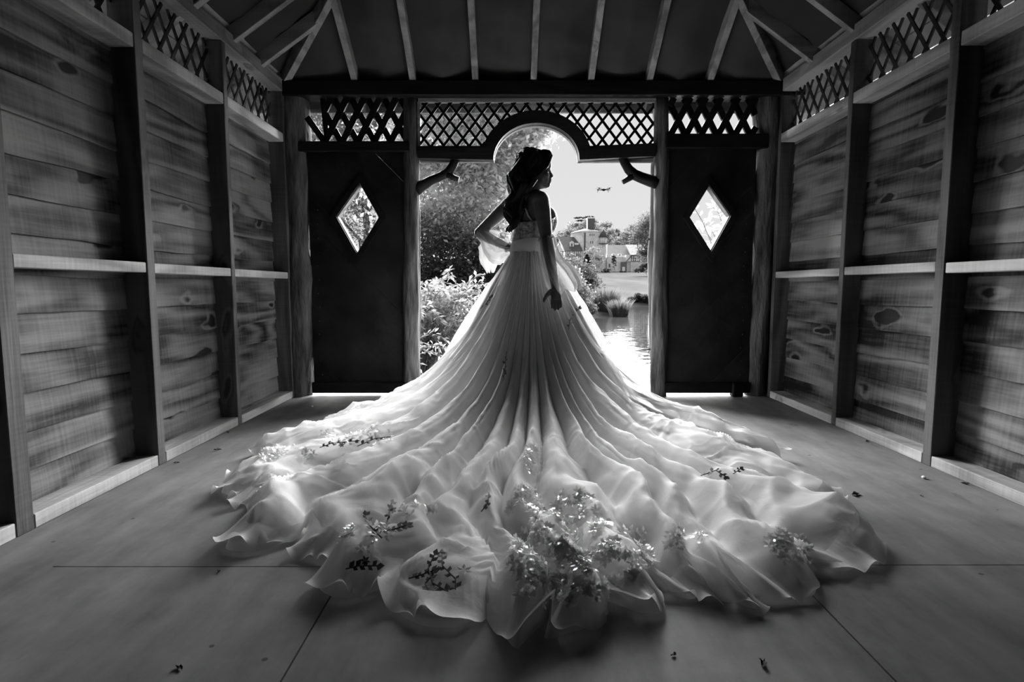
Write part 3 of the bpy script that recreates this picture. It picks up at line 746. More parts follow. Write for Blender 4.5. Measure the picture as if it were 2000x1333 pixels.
# reeds
def blades(name, c, n, r, h, mat, parent, lean=.35):
    Vs = []; 
    for i in range(n):
        a = random.uniform(0, 2 * PI); q = r * math.sqrt(random.random()); x, y = c[0] + q * math.cos(a), c[1] + q * math.sin(a)
        hh = h * random.uniform(.5, 1.1); dx = random.gauss(0, lean) * hh + (x - c[0]) * .4; dy = random.gauss(0, lean) * hh; w = .014
        Vs += [(x - w, y, c[2] - .1), (x + w, y, c[2] - .1), (x + w * .7 + dx * .5, y + dy * .5, c[2] + hh * .6), (x - w * .7 + dx * .5, y + dy * .5, c[2] + hh * .6),
               (x - w * .7 + dx * .5, y + dy * .5, c[2] + hh * .6), (x + w * .7 + dx * .5, y + dy * .5, c[2] + hh * .6), (x + dx * 1.1 + .004, y + dy, c[2] + hh), (x + dx * 1.1, y + dy, c[2] + hh)]
    Vv = np.array(Vs); return np_mesh(name, Vv, np.arange(len(Vv)).reshape(-1, 4), mat, parent, False)
rt = tag(empty('reed_clump', at(1183, 610, 25.0)), 'tall clump of grassy reeds at the pond edge below the house', 'reeds')
blades('reed_blades', (0, 0, 0), 1100, .42, 1.0, M['leaf_reed'], rt, .22)
rt = tag(empty('reed_clump', at(1209, 613, 23.6)), 'shorter spiky reed clump beside the tall one at the pond edge', 'reeds')
blades('reed_blades', (0, 0, 0), 500, .35, .55, M['leaf_reed'], rt, .3)

# conifer on the lawn
def conifer(base, h, r, label, n=9000):
    t = empty('conifer', base); tag(t, label, 'tree')
    MB().tube([(0, 0, -.2), (0, 0, h * .5), (0, 0, h * .97)], [.16, .1, .02], n=8).build('trunk', M['trunk'], t, True)
    P = []
    tiers = 11
    for k in range(tiers):
        z = h * (.08 + .86 * k / tiers); rr = r * (1 - k / tiers) ** .85
        m = int(n / tiers * (1.4 - k / tiers))
        a = np.random.uniform(0, 2 * PI, m); q = np.random.uniform(0.1, 1, m) * rr * (1 + .15 * np.sin(a * 5 + k))
        P.append(np.stack([q * np.cos(a), q * np.sin(a), z - q * .16 + np.random.normal(0, .05, m)], 1))
    V, Q = leaf_quads(np.concatenate(P), .2, bias=np.array([0, 0, .9]), aspect=.4)
    np_mesh('foliage', V, Q, M['leaf_conifer'], t, False)
cb = at(1146, 541, 64); conifer((cb.x, cb.y, cb.z), 2.7, 1.15, 'small dark conifer standing on the lawn in front of the stone tower')

# woodland beyond the house
for (px, ytop, w_, Yd, lab, lf) in (
    (1098, 452, 3.5, 176, 'leafy tree at the left end of the wood behind the half-timbered wing', 'leaf_far'),
    (1122, 436, 3.6, 152, 'round tree rising behind the roof left of the stone tower', 'leaf_mid'),
    (1152, 428, 3.8, 140, 'tall tree right behind the stone tower chimney', 'leaf_far'),
    (1180, 434, 3.6, 164, 'dense dark tree behind the cone-topped turret', 'leaf_mid'),
    (1200, 448, 3.4, 176, 'mid-height tree just right of the turret in the wood', 'leaf_far'),
    (1220, 462, 3.4, 152, 'lowest tree of the wood, in the dip of the skyline', 'leaf_mid'),
    (1240, 440, 3.8, 140, 'tree where the skyline climbs again at the right', 'leaf_far'),
    (1266, 420, 4.2, 164, 'tallest tree of the wood, close to the right door jamb', 'leaf_mid'),
    (1295, 408, 5.0, 176, 'wide tree of the wood hidden mostly by the right door jamb', 'leaf_far')):
    c = at(px, ytop, Yd); hz = 5.2; gzz = gz(c.x, Yd); H = c.z - gzz
    tree('woodland_tree', lab, 'tree', (c.x, Yd, gzz), [(c.x, Yd, gzz + H * .82, w_ * .6, w_ * .6, H * .18), (c.x - w_ * .45, Yd, gzz + H * .62, w_ * .55, w_ * .5, H * .22), (c.x + w_ * .5, Yd, gzz + H * .6, w_ * .55, w_ * .5, H * .22), (c.x, Yd, gzz + H * .38, w_ * .8, w_ * .6, H * .3), (c.x + w_ * .2, Yd, gzz + H * .9, w_ * .3, w_ * .3, H * .1)], 4200, .42, lf, 'trees of the wood behind the house', trunk=.4, cr=.2)
# layered cedar
cd = at(1142, 440, 192); ct = tag(empty('cedar_tree', (cd.x, cd.y, gz(cd.x, cd.y))), 'flat-topped layered cedar above the skyline behind the tower', 'tree')
hb = cd.z - gz(cd.x, cd.y)
MB().tube([(0, 0, 0), (0.3, 0, hb * .6), (0, 0, hb + 1.8)], [.5, .35, .12], n=8).build('trunk', M['trunk'], ct, True)
crown('foliage', [(-1.6, 0, hb + 2.3, 2.2, 1.4, .22), (1.4, 0, hb + 2.6, 1.6, 1.2, .2), (-.6, 0, hb + 1.4, 2.6, 1.5, .2), (2.0, 0, hb + 1.1, 1.3, 1, .25), (0, 0, hb - .1, 3, 1.4, .6)], 2600, .45, M['leaf_dark'], ct, 8, cr=.4)
# nearer tree at the right, in front of the timbered gable
c = at(1262, 470, 92)
tree('slender_tree', 'feathery tree in front of the right timbered gable', 'tree', (c.x + .6, 92, gz(c.x, 92)), [blob(1262, 455, 92, 1.7), blob(1246, 470, 92, 1.3), blob(1278, 440, 92, 1.9), blob(1272, 490, 92, 1.7), blob(1254, 502, 92, 1.0)], 6500, .3, 'leaf_far', trunk=.14, cr=.3)
c = at(1262, 528, 90)
tree('garden_bush', 'dark bush at the foot of the timbered gable', 'bush', (c.x, 90, gz(c.x, 90)), [blob(1262, 524, 90, 1.0, .7), blob(1248, 530, 90, .8, .4)], 1800, .22, 'leaf_dark', trunk=.06)
for i, (px, py, r) in enumerate(((1168, 533, .8), (1180, 531, 1.0), (1215, 533, .7))):
    c = at(px, py, 112)
    tree('border_bush', ['low dark bush at the foot of the tower wall', 'wider low bush right of the one at the tower foot', 'small bush below the parapet wall'][i], 'bush', (c.x, 112 - 2.4 * (i == 1), gz(c.x, 112)), [(c.x, 112 - 2.4 * (i == 1), c.z - .1, r, r * .8, r * .5)], 700, .25, 'leaf_dark', trunk=.05)
c = at(1199, 524, 113)
tree('clipped_shrub', 'narrow upright shrub against the stone wall', 'bush', (c.x, 113, gz(c.x, 113)), [blob(1199, 515, 113, .4, 1.4), blob(1198, 505, 113, .35, .5)], 700, .2, 'leaf_dark', trunk=.06)
c = at(1158, 500, 108)
tree('pale_sapling', 'pale airy sapling in front of the stone tower', 'tree', (c.x, 108, gz(c.x, 108)), [blob(1158, 497, 108, 1.2), blob(1148, 510, 108, .9), blob(1168, 512, 108, 1.0)], 2200, .24, 'leaf_bank', trunk=.06, cr=.3)

# ---------------------------------------------------------------- leafy shrubs close to the boathouse
def spray_shrub(name, label, base, stems, h, spread, leaf, lw, mat, seed, droop=.25, dirx=0.0, n_leaf=26):
    rnd = random.Random(seed); t = empty(name, base); tag(t, label, 'shrub')
    sm = MB(); Vs = []
    for i in range(stems):
        a = rnd.uniform(0, 2 * PI); hh = h * rnd.uniform(.45, 1.05); sx = spread * rnd.uniform(.1, 1) * math.cos(a) + dirx * rnd.uniform(.4, 1.1); sy = spread * rnd.uniform(.1, 1) * math.sin(a) * .8
        p0 = Vector((math.cos(a) * .08, math.sin(a) * .08, -.15)); p1 = Vector((sx * .35, sy * .35, hh * .6)); p2 = Vector((sx, sy, hh)); p3 = Vector((sx * 1.35, sy * 1.35, hh * (1 - droop * rnd.uniform(0, 1))))
        pts = []
        for k in range(9):
            u = k / 8; q = (p0 * (1 - u) ** 3 + p1 * 3 * u * (1 - u) ** 2 + p2 * 3 * u * u * (1 - u) + p3 * u ** 3); pts.append(q)
        sm.tube(pts, [.008 * (1 - .8 * k / 8) + .001 for k in range(9)], n=5, cap=False)
        for k in range(n_leaf):
            u = .28 + .72 * (k + rnd.random()) / n_leaf
            q = (p0 * (1 - u) ** 3 + p1 * 3 * u * (1 - u) ** 2 + p2 * 3 * u * u * (1 - u) + p3 * u ** 3)
            tg = ((p1 - p0) * (1 - u) ** 2 + (p2 - p1) * 2 * u * (1 - u) + (p3 - p2) * u * u).normalized()
            sd = Vector((rnd.gauss(0, 1), rnd.gauss(0, 1), rnd.gauss(0, .6))).normalized()
            d = (tg * .75 + sd).normalized(); L = leaf * rnd.uniform(.6, 1.25); w = (d.cross(Vector((rnd.gauss(0, .5), rnd.gauss(0, .5), 1)))).normalized() * L * lw; nn = d.cross(w).normalized() * L * .06
            q = q + sd * rnd.uniform(0, .02)
            tip = q + d * L - Vector((0, 0, L * .15)); mid = q + d * L * .45
            Vs += [q, mid + w - nn, tip, mid - w - nn]
    sm.build('stems', M['twig'], t, True)
    V = np.array([tuple(v) for v in Vs]); np_mesh('foliage', V, np.arange(len(V)).reshape(-1, 4), M[mat], t, False)
    return t
M['twig'] = noise_mat('twig', .15, .35, scale=10, bump=.1)
spray_shrub('willow_shrub', 'bright narrow-leaved shrub between the left door jamb and the dress', (-1.25, 7.4, -.45), 190, 1.45, .8, .095, .2, 'leaf_willow', 3, dirx=.22, n_leaf=34)
spray_shrub('willow_shrub', 'low bright sprays over the water at the foot of the left jamb', (-1.4, 5.7, -.5), 90, 1.15, .5, .075, .2, 'leaf_willow', 5, dirx=.15, droop=.5, n_leaf=30)
spray_shrub('bank_shrub', 'big-leaved shrub showing through the left diamond window', (-2.75, 6.6, -.3), 60, 2.3, .7, .17, .2, 'leaf_light', 8)
spray_shrub('bank_shrub', 'leafy shrub showing through the right diamond window', (3.0, 7.4, -.3), 60, 2.4, .8, .13, .22, 'leaf_light', 11)
spray_shrub('creeper', 'stray low creeper outside the foot of the right door', (2.0, 5.5, -.45), 16, .5, .4, .07, .2, 'leaf_mid', 15)
tree('hedge_tree', 'dark leafy tree outside the left wall lattice', 'tree', (-6.3, 4.0, -.3), [(-6.2, 3, 2.4, 1.5, 2, 1.6), (-6.4, 6, 2.2, 1.4, 1.6, 1.5), (-6.2, 1, 2.4, 1.5, 2, 1.5)], 9000, .14, 'leaf_mid')
tree('hedge_tree', 'pale leafy tree outside the right wall lattice', 'tree', (7.2, 9.0, -.3), [(7, 8, 2.0, 1.6, 2, 1.8), (7.4, 11, 2.6, 1.8, 2, 2), (6.5, 12.5, 1.6, 1.3, 1.5, 1.5)], 9000, .14, 'leaf_light')

# ---------------------------------------------------------------- the house across the pond
M['stone'] = noise_mat('house_stone', .55, .85, scale=1.2, bump=.1)
M['render'] = plain('white_render', .9, .8)
M['tile'] = noise_mat('roof_tile', .07, .13, scale=2, bump=.1, stretch=(1, 1, 4))
M['timber'] = plain('black_timber', .08, .7)
M['pane'] = plain('dark_pane', .12, .15, .5)
HY = 120.0
house = tag(empty('country_house', at(1165, 535, HY)), 'castle-like stone and half-timbered house beyond the lawn', 'building')
hb = house.location.copy()
def H(px, py, dy=0.0):
    v = at(px, py, HY) - hb; return Vector((v.x, dy, v.z))
zb_ = -1.6
def hbox(name, x0, x1, yt, yb, y0, y1, mat, parent=None):
    a = H(x0, yt); b = H(x1, yb); z0 = b.z if yb < 534 else zb_
    return MB().box(a.x, b.x, y0, y1, z0, a.z).build(name, M[mat], parent or house)
def windows(parent, xs_, y0, y1, w, yf):
    for x in xs_:
        fr = hbox('window', x - w / 2, x + w / 2, y0, y1, yf - .12, yf + .02, 'render', parent) if parent is house else hbox('window', x - w / 2, x + w / 2, y0, y1, yf - .12, yf + .02, 'render', parent)
        k = 2
        for i in range(k):
            xa = x - w / 2 + w * (i + .12) / k; xb = x - w / 2 + w * (i + .88) / k
            if parent is house: hbox('pane', xa, xb, y0 + .8, y1 - .5, yf - .16, yf - .11, 'pane', fr)
        if parent is not house: pass
def parapet(x0, x1, yt, yb, y0, y1, pitch=3.0):
    x = x0
    while x < x1 - .5:
        hbox('merlon', x, min(x1, x + pitch * .55), yt, yb, y0, y1, 'stone'); x += pitch
tower = hbox('tower_wall', 1138, 1173, 452.5, 535, 0, 5, 'stone')
a = H(1118, 452.5); b = H(1138, 452.5)
mesh('tower_side_wall', [(a.x, 3.4, zb_), (b.x, 0, zb_), (b.x, 0, b.z), (a.x, 3.4, a.z)], [(0, 1, 2, 3)], M['stone'], house).modifiers.new('thickness', 'SOLIDIFY').thickness = .3
hbox('string_course', 1136.5, 1174, 451.3, 453.2, -.25, 5.2, 'render')
a = H(1117, 452.3); b = H(1174, 452.3); c = H(1146, 444)
mesh('tower_roof', [(a.x, 3.4, a.z), (H(1138, 0).x, -.3, a.z), (b.x, -.3, a.z), (b.x, 5.2, a.z), (a.x, 5.2, a.z), (c.x, 2.5, c.z)], [(0, 1, 5), (1, 2, 5), (2, 3, 5), (3, 4, 5), (4, 0, 5), (4, 3, 2, 1, 0)], M['tile'], house)
for x in (1152.5, 1156.5, 1160): hbox('window', x - 1.5, x + 1.5, 456, 462, -.06, .05, 'render'); hbox('pane', x - .9, x + .9, 456.8, 461.4, -.1, -.05, 'pane')
for x in (1153.5, 1157.5): hbox('window', x - 1.5, x + 1.5, 470, 477, -.06, .05, 'render'); hbox('pane', x - .9, x + .9, 470.8, 476.4, -.1, -.05, 'pane')
for x in (1165.5, 1168.5): hbox('window', x - 1.2, x + 1.2, 486, 492, -1.12, -.98, 'render'); hbox('pane', x - .8, x + .8, 486.8, 491.4, -1.16, -1.1, 'pane')
hbox('tower_bay', 1153, 1179, 483, 535, -1.0, 1, 'stone'); parapet(1152, 1180, 479.5, 483, -1.1, -.8)
for x in (1164, 1168): hbox('window', x - 1.3, x + 1.3, 515, 524, -1.12, -.98, 'render'); hbox('pane', x - .8, x + .8, 516, 523.4, -1.16, -1.1, 'pane')
hbox('chimney_stack', 1151, 1164.5, 424, 452, 2.4, 4.4, 'tile'); hbox('chimney_cap', 1150.3, 1165.2, 422.5, 424.5, 2.3, 4.5, 'stone')
hbox('drainpipe', 1141.3, 1142.6, 455, 535, -.15, 0, 'timber')
# turret
tc_ = H(1177.7, 464); tz1 = H(0, 464).z; tz0 = H(0, 477).z
MB().tube([(tc_.x, -.3, tz0), (tc_.x, -.3, tz1)], [.82, .82], n=14).build('turret_room', M['render'], house, True)
MB().tube([(tc_.x, -.3, tz1 - .05), (tc_.x, -.3, H(0, 447).z)], [1.0, .03], n=14).build('turret_roof', M['tile'], house, True)
MB().tube([(tc_.x + .3, -.3, zb_), (tc_.x + .3, -.3, tz0)], [.52, .52], n=12).build('turret_shaft', M['stone'], house, True)
for i in range(6):
    an = -PI / 2 + (i - 2.5) * .5; x = tc_.x + .83 * math.cos(an); y = -.3 + .83 * math.sin(an); MB().box(x - .035, x + .035, y - .03, y + .03, tz0, tz1).build('timber_post', M['timber'], house)
MB().tube([(tc_.x, -.3, tz0), (tc_.x, -.3, tz0 + .09)], [.86, .86], n=14).build('timber_ring', M['timber'], house)
# wings
def wing(x0, x1, y_eave, y_ridge, y_foot, yf, depth, wall, slope_l=8, slope_r=4, timber=True, pitch=4.2):
    hbox('wing_wall', x0, x1, y_eave, y_foot, yf, yf + depth, wall)
    a = H(x0 - 1.2, y_eave); b = H(x1 + 1.2, y_eave); r0 = H(x0 + slope_l, y_ridge); r1 = H(x1 - slope_r, y_ridge)
    V = [(a.x, yf - .35, a.z - .1), (b.x, yf - .35, a.z - .1), (b.x, yf + depth, a.z), (a.x, yf + depth, a.z), (r0.x, yf + depth * .5, r0.z), (r1.x, yf + depth * .5, r1.z)]
    mesh('wing_roof', V, [(0, 1, 5, 4), (1, 2, 5), (2, 3, 4, 5), (3, 0, 4), (3, 2, 1, 0)], M['tile'], house)
    if timber:
        x = x0
        while x <= x1: hbox('timber_post', x - .35, x + .35, y_eave, y_foot, yf - .07, yf + .02, 'timber'); x += pitch
        for yy in (y_eave + .3, (y_eave + y_foot) / 2, y_foot - .8): hbox('timber_beam', x0, x1, yy, yy + .8, yf - .08, yf + .02, 'timber')
wing(1104, 1136, 490, 461, 511, -.5, 6, 'render', slope_l=-12, slope_r=8)
hbox('wing_plinth', 1104, 1136, 511, 535, -.3, 5, 'stone')
for x in (1109.5, 1118.5, 1126.5, 1131): hbox('window', x - 1.3, x + 1.3, 495, 502, -.62, -.48, 'render'); hbox('pane', x - .9, x + .9, 495.8, 501.4, -.66, -.6, 'pane')
dm = hbox('dormer', 1113, 1121, 474, 483, .2, 2, 'render'); hbox('pane', 1115.3, 1118.5, 476, 481, .14, .21, 'pane', dm)
a = H(1112, 474); b = H(1122, 474); c = H(1117, 470.5)
mesh('dormer_roof', [(a.x, .0, a.z), (b.x, 0, a.z), (c.x, 0, c.z), (a.x, 3, a.z), (b.x, 3, a.z), (c.x, 3, c.z)], [(0, 1, 2), (3, 5, 4), (0, 2, 5, 3), (1, 4, 5, 2), (0, 3, 4, 1)], M['stone'], house)
hbox('roof_light', 1123, 1131, 474.5, 479.5, .6, .9, 'render')
# left gable
a = H(1088, 505); b = H(1105, 492); 
MB().prism([(H(1088, 0).x, zb_), (H(1104, 0).x, zb_), (H(1104, 0).x, H(0, 492).z), (H(1094, 0).x, H(0, 477).z), (H(1086, 0).x, H(0, 490).z)], -1.2, 2).build('gable_wall', M['render'], house)
for x in (1090, 1094, 1098, 1102): hbox('timber_post', x - .35, x + .35, 492, 511, -1.28, -1.2, 'timber')
for yy in (492, 501, 510): hbox('timber_beam', 1087, 1104, yy, yy + .8, -1.28, -1.2, 'timber')
wing(1186, 1238, 497, 476, 535, 1.0, 6, 'stone', slope_l=-2, slope_r=3, timber=False)
hbox('front_range_wall', 1184, 1230, 503, 535, -1.2, 1, 'stone'); parapet(1184, 1230, 499.5, 503, -1.3, -1.0, 3.6)
for x in (1199, 1211): hbox('dormer', x - 3, x + 3, 496, 501, .2, 1.2, 'render'); hbox('pane', x - 2, x + 2, 497, 500.5, .14, .21, 'pane')
dw = hbox('doorway', 1210, 1221.5, 512.5, 535, -1.3, -1.15, 'pane'); hbox('door_panel', 1213, 1218, 522, 535, -1.36, -1.3, 'render', dw)
hbox('arched_window', 1187, 1190, 516, 523, -1.26, -1.18, 'pane')
hbox('gable_wall_right', 1229, 1272, 511, 535, -1.6, 3, 'stone').name = 'gable_plinth'
MB().prism([(H(1229, 0).x, H(0, 511.5).z), (H(1272, 0).x, H(0, 511.5).z), (H(1272, 0).x, H(0, 497).z), (H(1229, 0).x, H(0, 499).z)], -1.7, 3).build('gable_wall', M['render'], house)
for i, x in enumerate(range(1230, 1272, 4)): hbox('timber_post', x - .4, x + .4, 499, 511, -1.8, -1.7, 'timber')
for yy in (499, 505, 511): hbox('timber_beam', 1229, 1272, yy, yy + .8, -1.8, -1.7, 'timber')
a = H(1228, 499.5); b = H(1274, 496)
mesh('gable_roof', [(a.x, -2.1, a.z), (b.x, -2.1, b.z), (b.x, 3, H(0, 476).z), (H(1236, 0).x, 3, H(0, 476).z)], [(0, 1, 2, 3)], M['tile'], house).modifiers.new('thickness', 'SOLIDIFY').thickness = .25
a = H(1229, 499); MB().bar((H(1229, 0).x, -1.85, H(0, 512).z), (H(1241, 0).x, -1.85, H(0, 499).z), .1, .12).build('timber_brace', M['timber'], house)

# ---------------------------------------------------------------- drone
M['drone'] = plain('dark_plastic', .012, 1.0, 0.0)
dp = at(1179, 371, 17.5)
dr = tag(empty('drone', dp), 'small dark four-armed drone hovering in the sky right of the bride', 'drone')
b_ = MB().ball((0, 0, 0), (.045, .09, .03), 12, 8); b_.ball((0, -.075, -.03), (.022, .022, .022), 8, 6); b_.build('body', M['drone'], dr, True)
for sx in (-1, 1):
    for sy in (-1, 1):
        arm = MB().tube([(sx * .03, sy * .04, 0), (sx * .10, sy * .09, .012), (sx * .155, sy * .13, .02)], [.012, .009, .008], n=8)
        arm.tube([(sx * .155, sy * .13, -.0), (sx * .155, sy * .13, .04)], [.014, .014], n=8)
        arm.tube([(sx * .155, sy * .13, .0), (sx * .16, sy * .13, -.055)], [.006, .006], n=6)
        ao = arm.build('arm', M['drone'], dr, True)
        MB().bar((sx * .155 - .07, sy * .13 + .012, .044), (sx * .155 + .07, sy * .13 - .012, .044), .012, .003).build('propeller', M['drone'], ao)
# ================================================================ THE BRIDE
BY = 3.75
M['skin'] = noise_mat('skin', .10, .14, scale=20, bump=.02, rough=.5, spec=.35)
M['hair'] = noise_mat('hair', .006, .035, scale=30, stretch=(1, 1, .12), bump=.3, rough=.5, spec=.2)
M['satin'] = cloth_mat('dress_lining', .95, 1.0, trans=0.0, rough=.45, wrinkle=.25)
M['tulle'] = cloth_mat('tulle', .93, .42, trans=.24, edge=.5, wrinkle=.35)
M['tulle_fine'] = cloth_mat('outer_tulle', .94, .32, trans=.24, edge=.55, wrinkle=.3)
M['organza'] = cloth_mat('sleeve_organza', .50, .42, trans=.28, edge=.45, wrinkle=.3)
M['lace'] = noise_mat('bodice_lace', .08, .42, scale=42, bump=.8, rough=.45, detail=3, bscale=60)
M['sash'] = cloth_mat('waist_sash', .6, 1.0, trans=.03, rough=.3, wrinkle=.3)
M['petal'] = None
M['petal'] = cloth_mat('lace_petal', .95, 1.0, trans=.58, rough=.2, gloss=.2)
M['stitched'] = plain('dark_embroidery', .10, .5)

def A(px, py, Y=BY): return at(px, py, Y)
FR = Vector((.80, .60, 0)); SI = Vector((.60, -.80, 0))      # front direction, her right side
YRt, YLt = BY - .13, BY + .13                                 # depth of her right (near) and left (far) shoulder

mb = MB()
# torso: oval sections
def oval_loft(m, secs, n=20, cap=True):
    base = len(m.v)
    for c, a, b in secs:                                      # a half-width across, b half-depth front-back
        for k in range(n):
            t = 2 * PI * k / n; m.v.append(c + SI * a * math.cos(t) + FR * b * math.sin(t))
    for i in range(len(secs) - 1):
        for k in range(n): m.f.append((base + i * n + k, base + i * n + (k + 1) % n, base + (i + 1) * n + (k + 1) % n, base + (i + 1) * n + k))
    if cap:
        m.f.append(tuple(base + k for k in reversed(range(n)))); m.f.append(tuple(base + (len(secs) - 1) * n + k for k in range(n)))
hipc = A(1040, 545); waist = A(1033, 487); rib = A(1035, 458); bust = A(1040, 432) ; chest = A(1034, 405); clav = A(1030, 384)
torso = [(Vector((hipc.x, BY, .72)), .15, .11), (hipc, .175, .125), (A(1036, 515), .15, .11), (waist, .118, .09), (rib, .125, .10), (bust, .145, .115), (chest, .15, .10), (A(1031, 393), .14, .082), (clav, .09, .065), (A(1033, 378), .055, .05)]
oval_loft(mb, torso)
# bust
for s in (-1, 1):
    mb.ball(bust + FR * .075 + SI * .055 * s + Vector((0, 0, -.005)), (.060, .060, .070), 16, 10)
# neck and head
neck0 = A(1031, 388); neck1 = A(1046, 352)
mb.tube([neck0, neck0.lerp(neck1, .5) , neck1], [.060, .050, .052], n=16)
HC = A(1046, 334)                                              # head centre
FX = Vector((.97, .10, -.02)).normalized(); FY = Vector((-.10, .97, 0)).normalized(); FZ = FX.cross(FY).normalized()
HM = Matrix((FX, FY, FZ)).transposed()
mb.ball(HC + HM @ Vector((-.012, 0, .022)), (.094, .074, .098), 24, 16, HM)          # skull
mb.ball(HC + HM @ Vector((.035, 0, -.035)), (.058, .056, .080), 20, 14, HM)          # face
# face front section: profile of brow, nose, lips, chin
prof = [(.100, .050), (.101, .028), (.094, .012), (.100, .000), (.112, -.018), (.119, -.030), (.103, -.040), (.103, -.048), (.106, -.055), (.101, -.060), (.104, -.067), (.096, -.075), (.097, -.088), (.088, -.101), (.060, -.105)]
wid = [.050, .050, .046, .016, .014, .016, .020, .024, .022, .020, .020, .024, .022, .020, .022]
base = len(mb.v); nb = 9
for (x, z), w in zip(prof, wid):
    for k in range(nb):
        t = (k / (nb - 1) - .5) * PI; mb.v.append(HC + HM @ Vector((x - .028 + .028 * math.cos(t), w * math.sin(t), z)))
for i in range(len(prof) - 1):
    for k in range(nb - 1): mb.f.append((base + i * nb + k, base + i * nb + k + 1, base + (i + 1) * nb + k + 1, base + (i + 1) * nb + k))
bk = len(mb.v)
for (x, z), w in zip(prof, wid): mb.v.append(HC + HM @ Vector((.02, 0, z)))
for i in range(len(prof) - 1):
    mb.f.append((base + i * nb, base + (i + 1) * nb, bk + i + 1, bk + i)); mb.f.append((base + i * nb + nb - 1, bk + i, bk + i + 1, base + (i + 1) * nb + nb - 1))
mb.f.append(tuple([bk] + [base + k for k in reversed(range(nb))])); e0 = base + (len(prof) - 1) * nb; mb.f.append(tuple([bk + len(prof) - 1] + [e0 + k for k in range(nb)]))
for s in (-1, 1):
    mb.ball(HC + HM @ Vector((.066, s * .030, .008)), (.016, .016, .012), 10, 8, HM)   # eyelids
    mb.ball(HC + HM @ Vector((.052, s * .040, -.030)), (.030, .022, .026), 10, 8, HM)  # cheeks
    mb.ball(HC + HM @ Vector((-.008, s * .074, -.010)), (.018, .008, .030), 10, 8, HM)  # ears
mb.tube([HC + HM @ Vector((0, 0, -.07)), HC + HM @ Vector((.045, 0, -.09)), HC + HM @ Vector((.075, 0, -.092))], [(.056, .035), (.042, .022), (.022, .016)], n=12)
# arms
def hand(m, wrist, d, palm_n, spread, curl, L=.18, thumb=1, wr=.026):
    d = d.normalized(); n = palm_n.normalized(); s = d.cross(n).normalized()
    pw = wrist + d * .045; pe = wrist + d * .085
    m.tube([wrist - d * .02, wrist, wrist + d * .03, pw + d * .02, pe], [wr, (wr, wr * .78), (.028, .017), (.033, .016), (.032, .013)], n=14, ref=n)
    for i, (off, fl) in enumerate(((-.024, .058), (-.008, .068), (.008, .064), (.023, .050))):
        b0 = pe + s * off - d * .012; dd = (d + s * off * spread).normalized(); p = b0; pts = [b0]; 
        for j, f_ in enumerate((.45, .32, .28)):
            a = curl * (j + .4) * (1 + .15 * i); q = (dd * math.cos(a) + n * math.sin(a)).normalized(); p = p + q * fl * 1.1 * f_; pts.append(p)
        m.tube(pts, [.0098, .0092, .0082, .0062], n=8, ref=n)
    t0 = wrist + d * .025 + s * -.024 * thumb; td = (d * .75 - s * .65 * thumb + n * .35).normalized()
    m.tube([t0, t0 + td * .035, t0 + td * .055 + d * .012, t0 + td * .066 + d * .028], [.016, .013, .0105, .007], n=8, ref=n)
# her right arm, hanging on the camera side
shR = A(1057, 391, YRt); elR = A(1067, 463, YRt - .09); wrR = A(1085, 561, YRt - .29)
mb.ball(shR + Vector((-.004, 0, .002)), (.052, .056, .052), 16, 12)
mb.tube([A(1036, 392, BY - .05), A(1048, 386, YRt + .03), shR], [.055, .052, .05], n=14)
mb.tube([shR, shR.lerp(elR, .3), shR.lerp(elR, .65), elR], [.050, .049, .043, .037], n=16)
mb.tube([elR, elR.lerp(wrR, .3), elR.lerp(wrR, .7), wrR], [.037, .038, .030, .024], n=16)
hand(mb, wrR, A(1088, 603, YRt - .36) - wrR, Vector((-.2, .9, 0)), 3.2, .10, thumb=1, wr=.022)
# her left arm: elbow out, hand on the hip
shL = A(992, 402, YLt); elL = A(936, 455, YLt + .02); wrL = A(994, 484, YLt - .05)
mb.ball(shL, (.048, .05, .05), 16, 12)
mb.tube([A(1025, 398, BY + .03), A(1008, 395, YLt - .03), shL], [.055, .05, .046], n=14)
mb.tube([shL, shL.lerp(elL, .35), shL.lerp(elL, .7), elL], [.047, .045, .039, .035], n=16)
mb.ball(elL, .035, 14, 10)
mb.tube([elL, elL.lerp(wrL, .3), elL.lerp(wrL, .7), wrL], [.035, .037, .029, .023], n=16)
hand(mb, wrL, A(1022, 488, YLt - .09) - wrL, Vector((.3, -.9, -.1)), 4.0, .12, thumb=-1)
# legs inside the skirt, feet on the floor
for s, yy in ((1, -.06), (-1, .07)):
    hp = Vector((hipc.x, BY, .80)) + SI * s * .075; kn = Vector((hipc.x + .02, BY + .02, .46)) + SI * s * .07; an = Vector((hipc.x, BY, .11)) + SI * s * .065
    mb.tube([hp, hp.lerp(kn, .5), kn, kn.lerp(an, .35), an], [.085, .072, .052, .052, .034], n=14)
    mb.tube([an + Vector((0, 0, -.01)) - FR * .03, an + FR * .06 + Vector((0, 0, -.045)), an + FR * .15 + Vector((0, 0, -.085))], [(.032, .04), (.034, .028), (.034, .018)], n=12)
    mb.tube([an - FR * .035, an - FR * .04 + Vector((0, 0, -.108))], [.03, .012], n=10)
person = mb.build('person', M['skin'], None)
rm = person.modifiers.new('one_skin', 'REMESH'); rm.mode = 'VOXEL'; rm.voxel_size = .0052; rm.use_smooth_shade = True
sm_ = person.modifiers.new('smooth', 'SMOOTH'); sm_.factor = .5; sm_.iterations = 3
tag(person, 'bride in a long-trained tulle wedding gown, hand on hip, face turned right in profile', 'person')

# ---------------------------------------------------------------- hair
hm = MB()
hm.ball(HC + HM @ Vector((-.020, 0, .034)), (.108, .086, .108), 28, 18, HM)
rnd = random.Random(5)
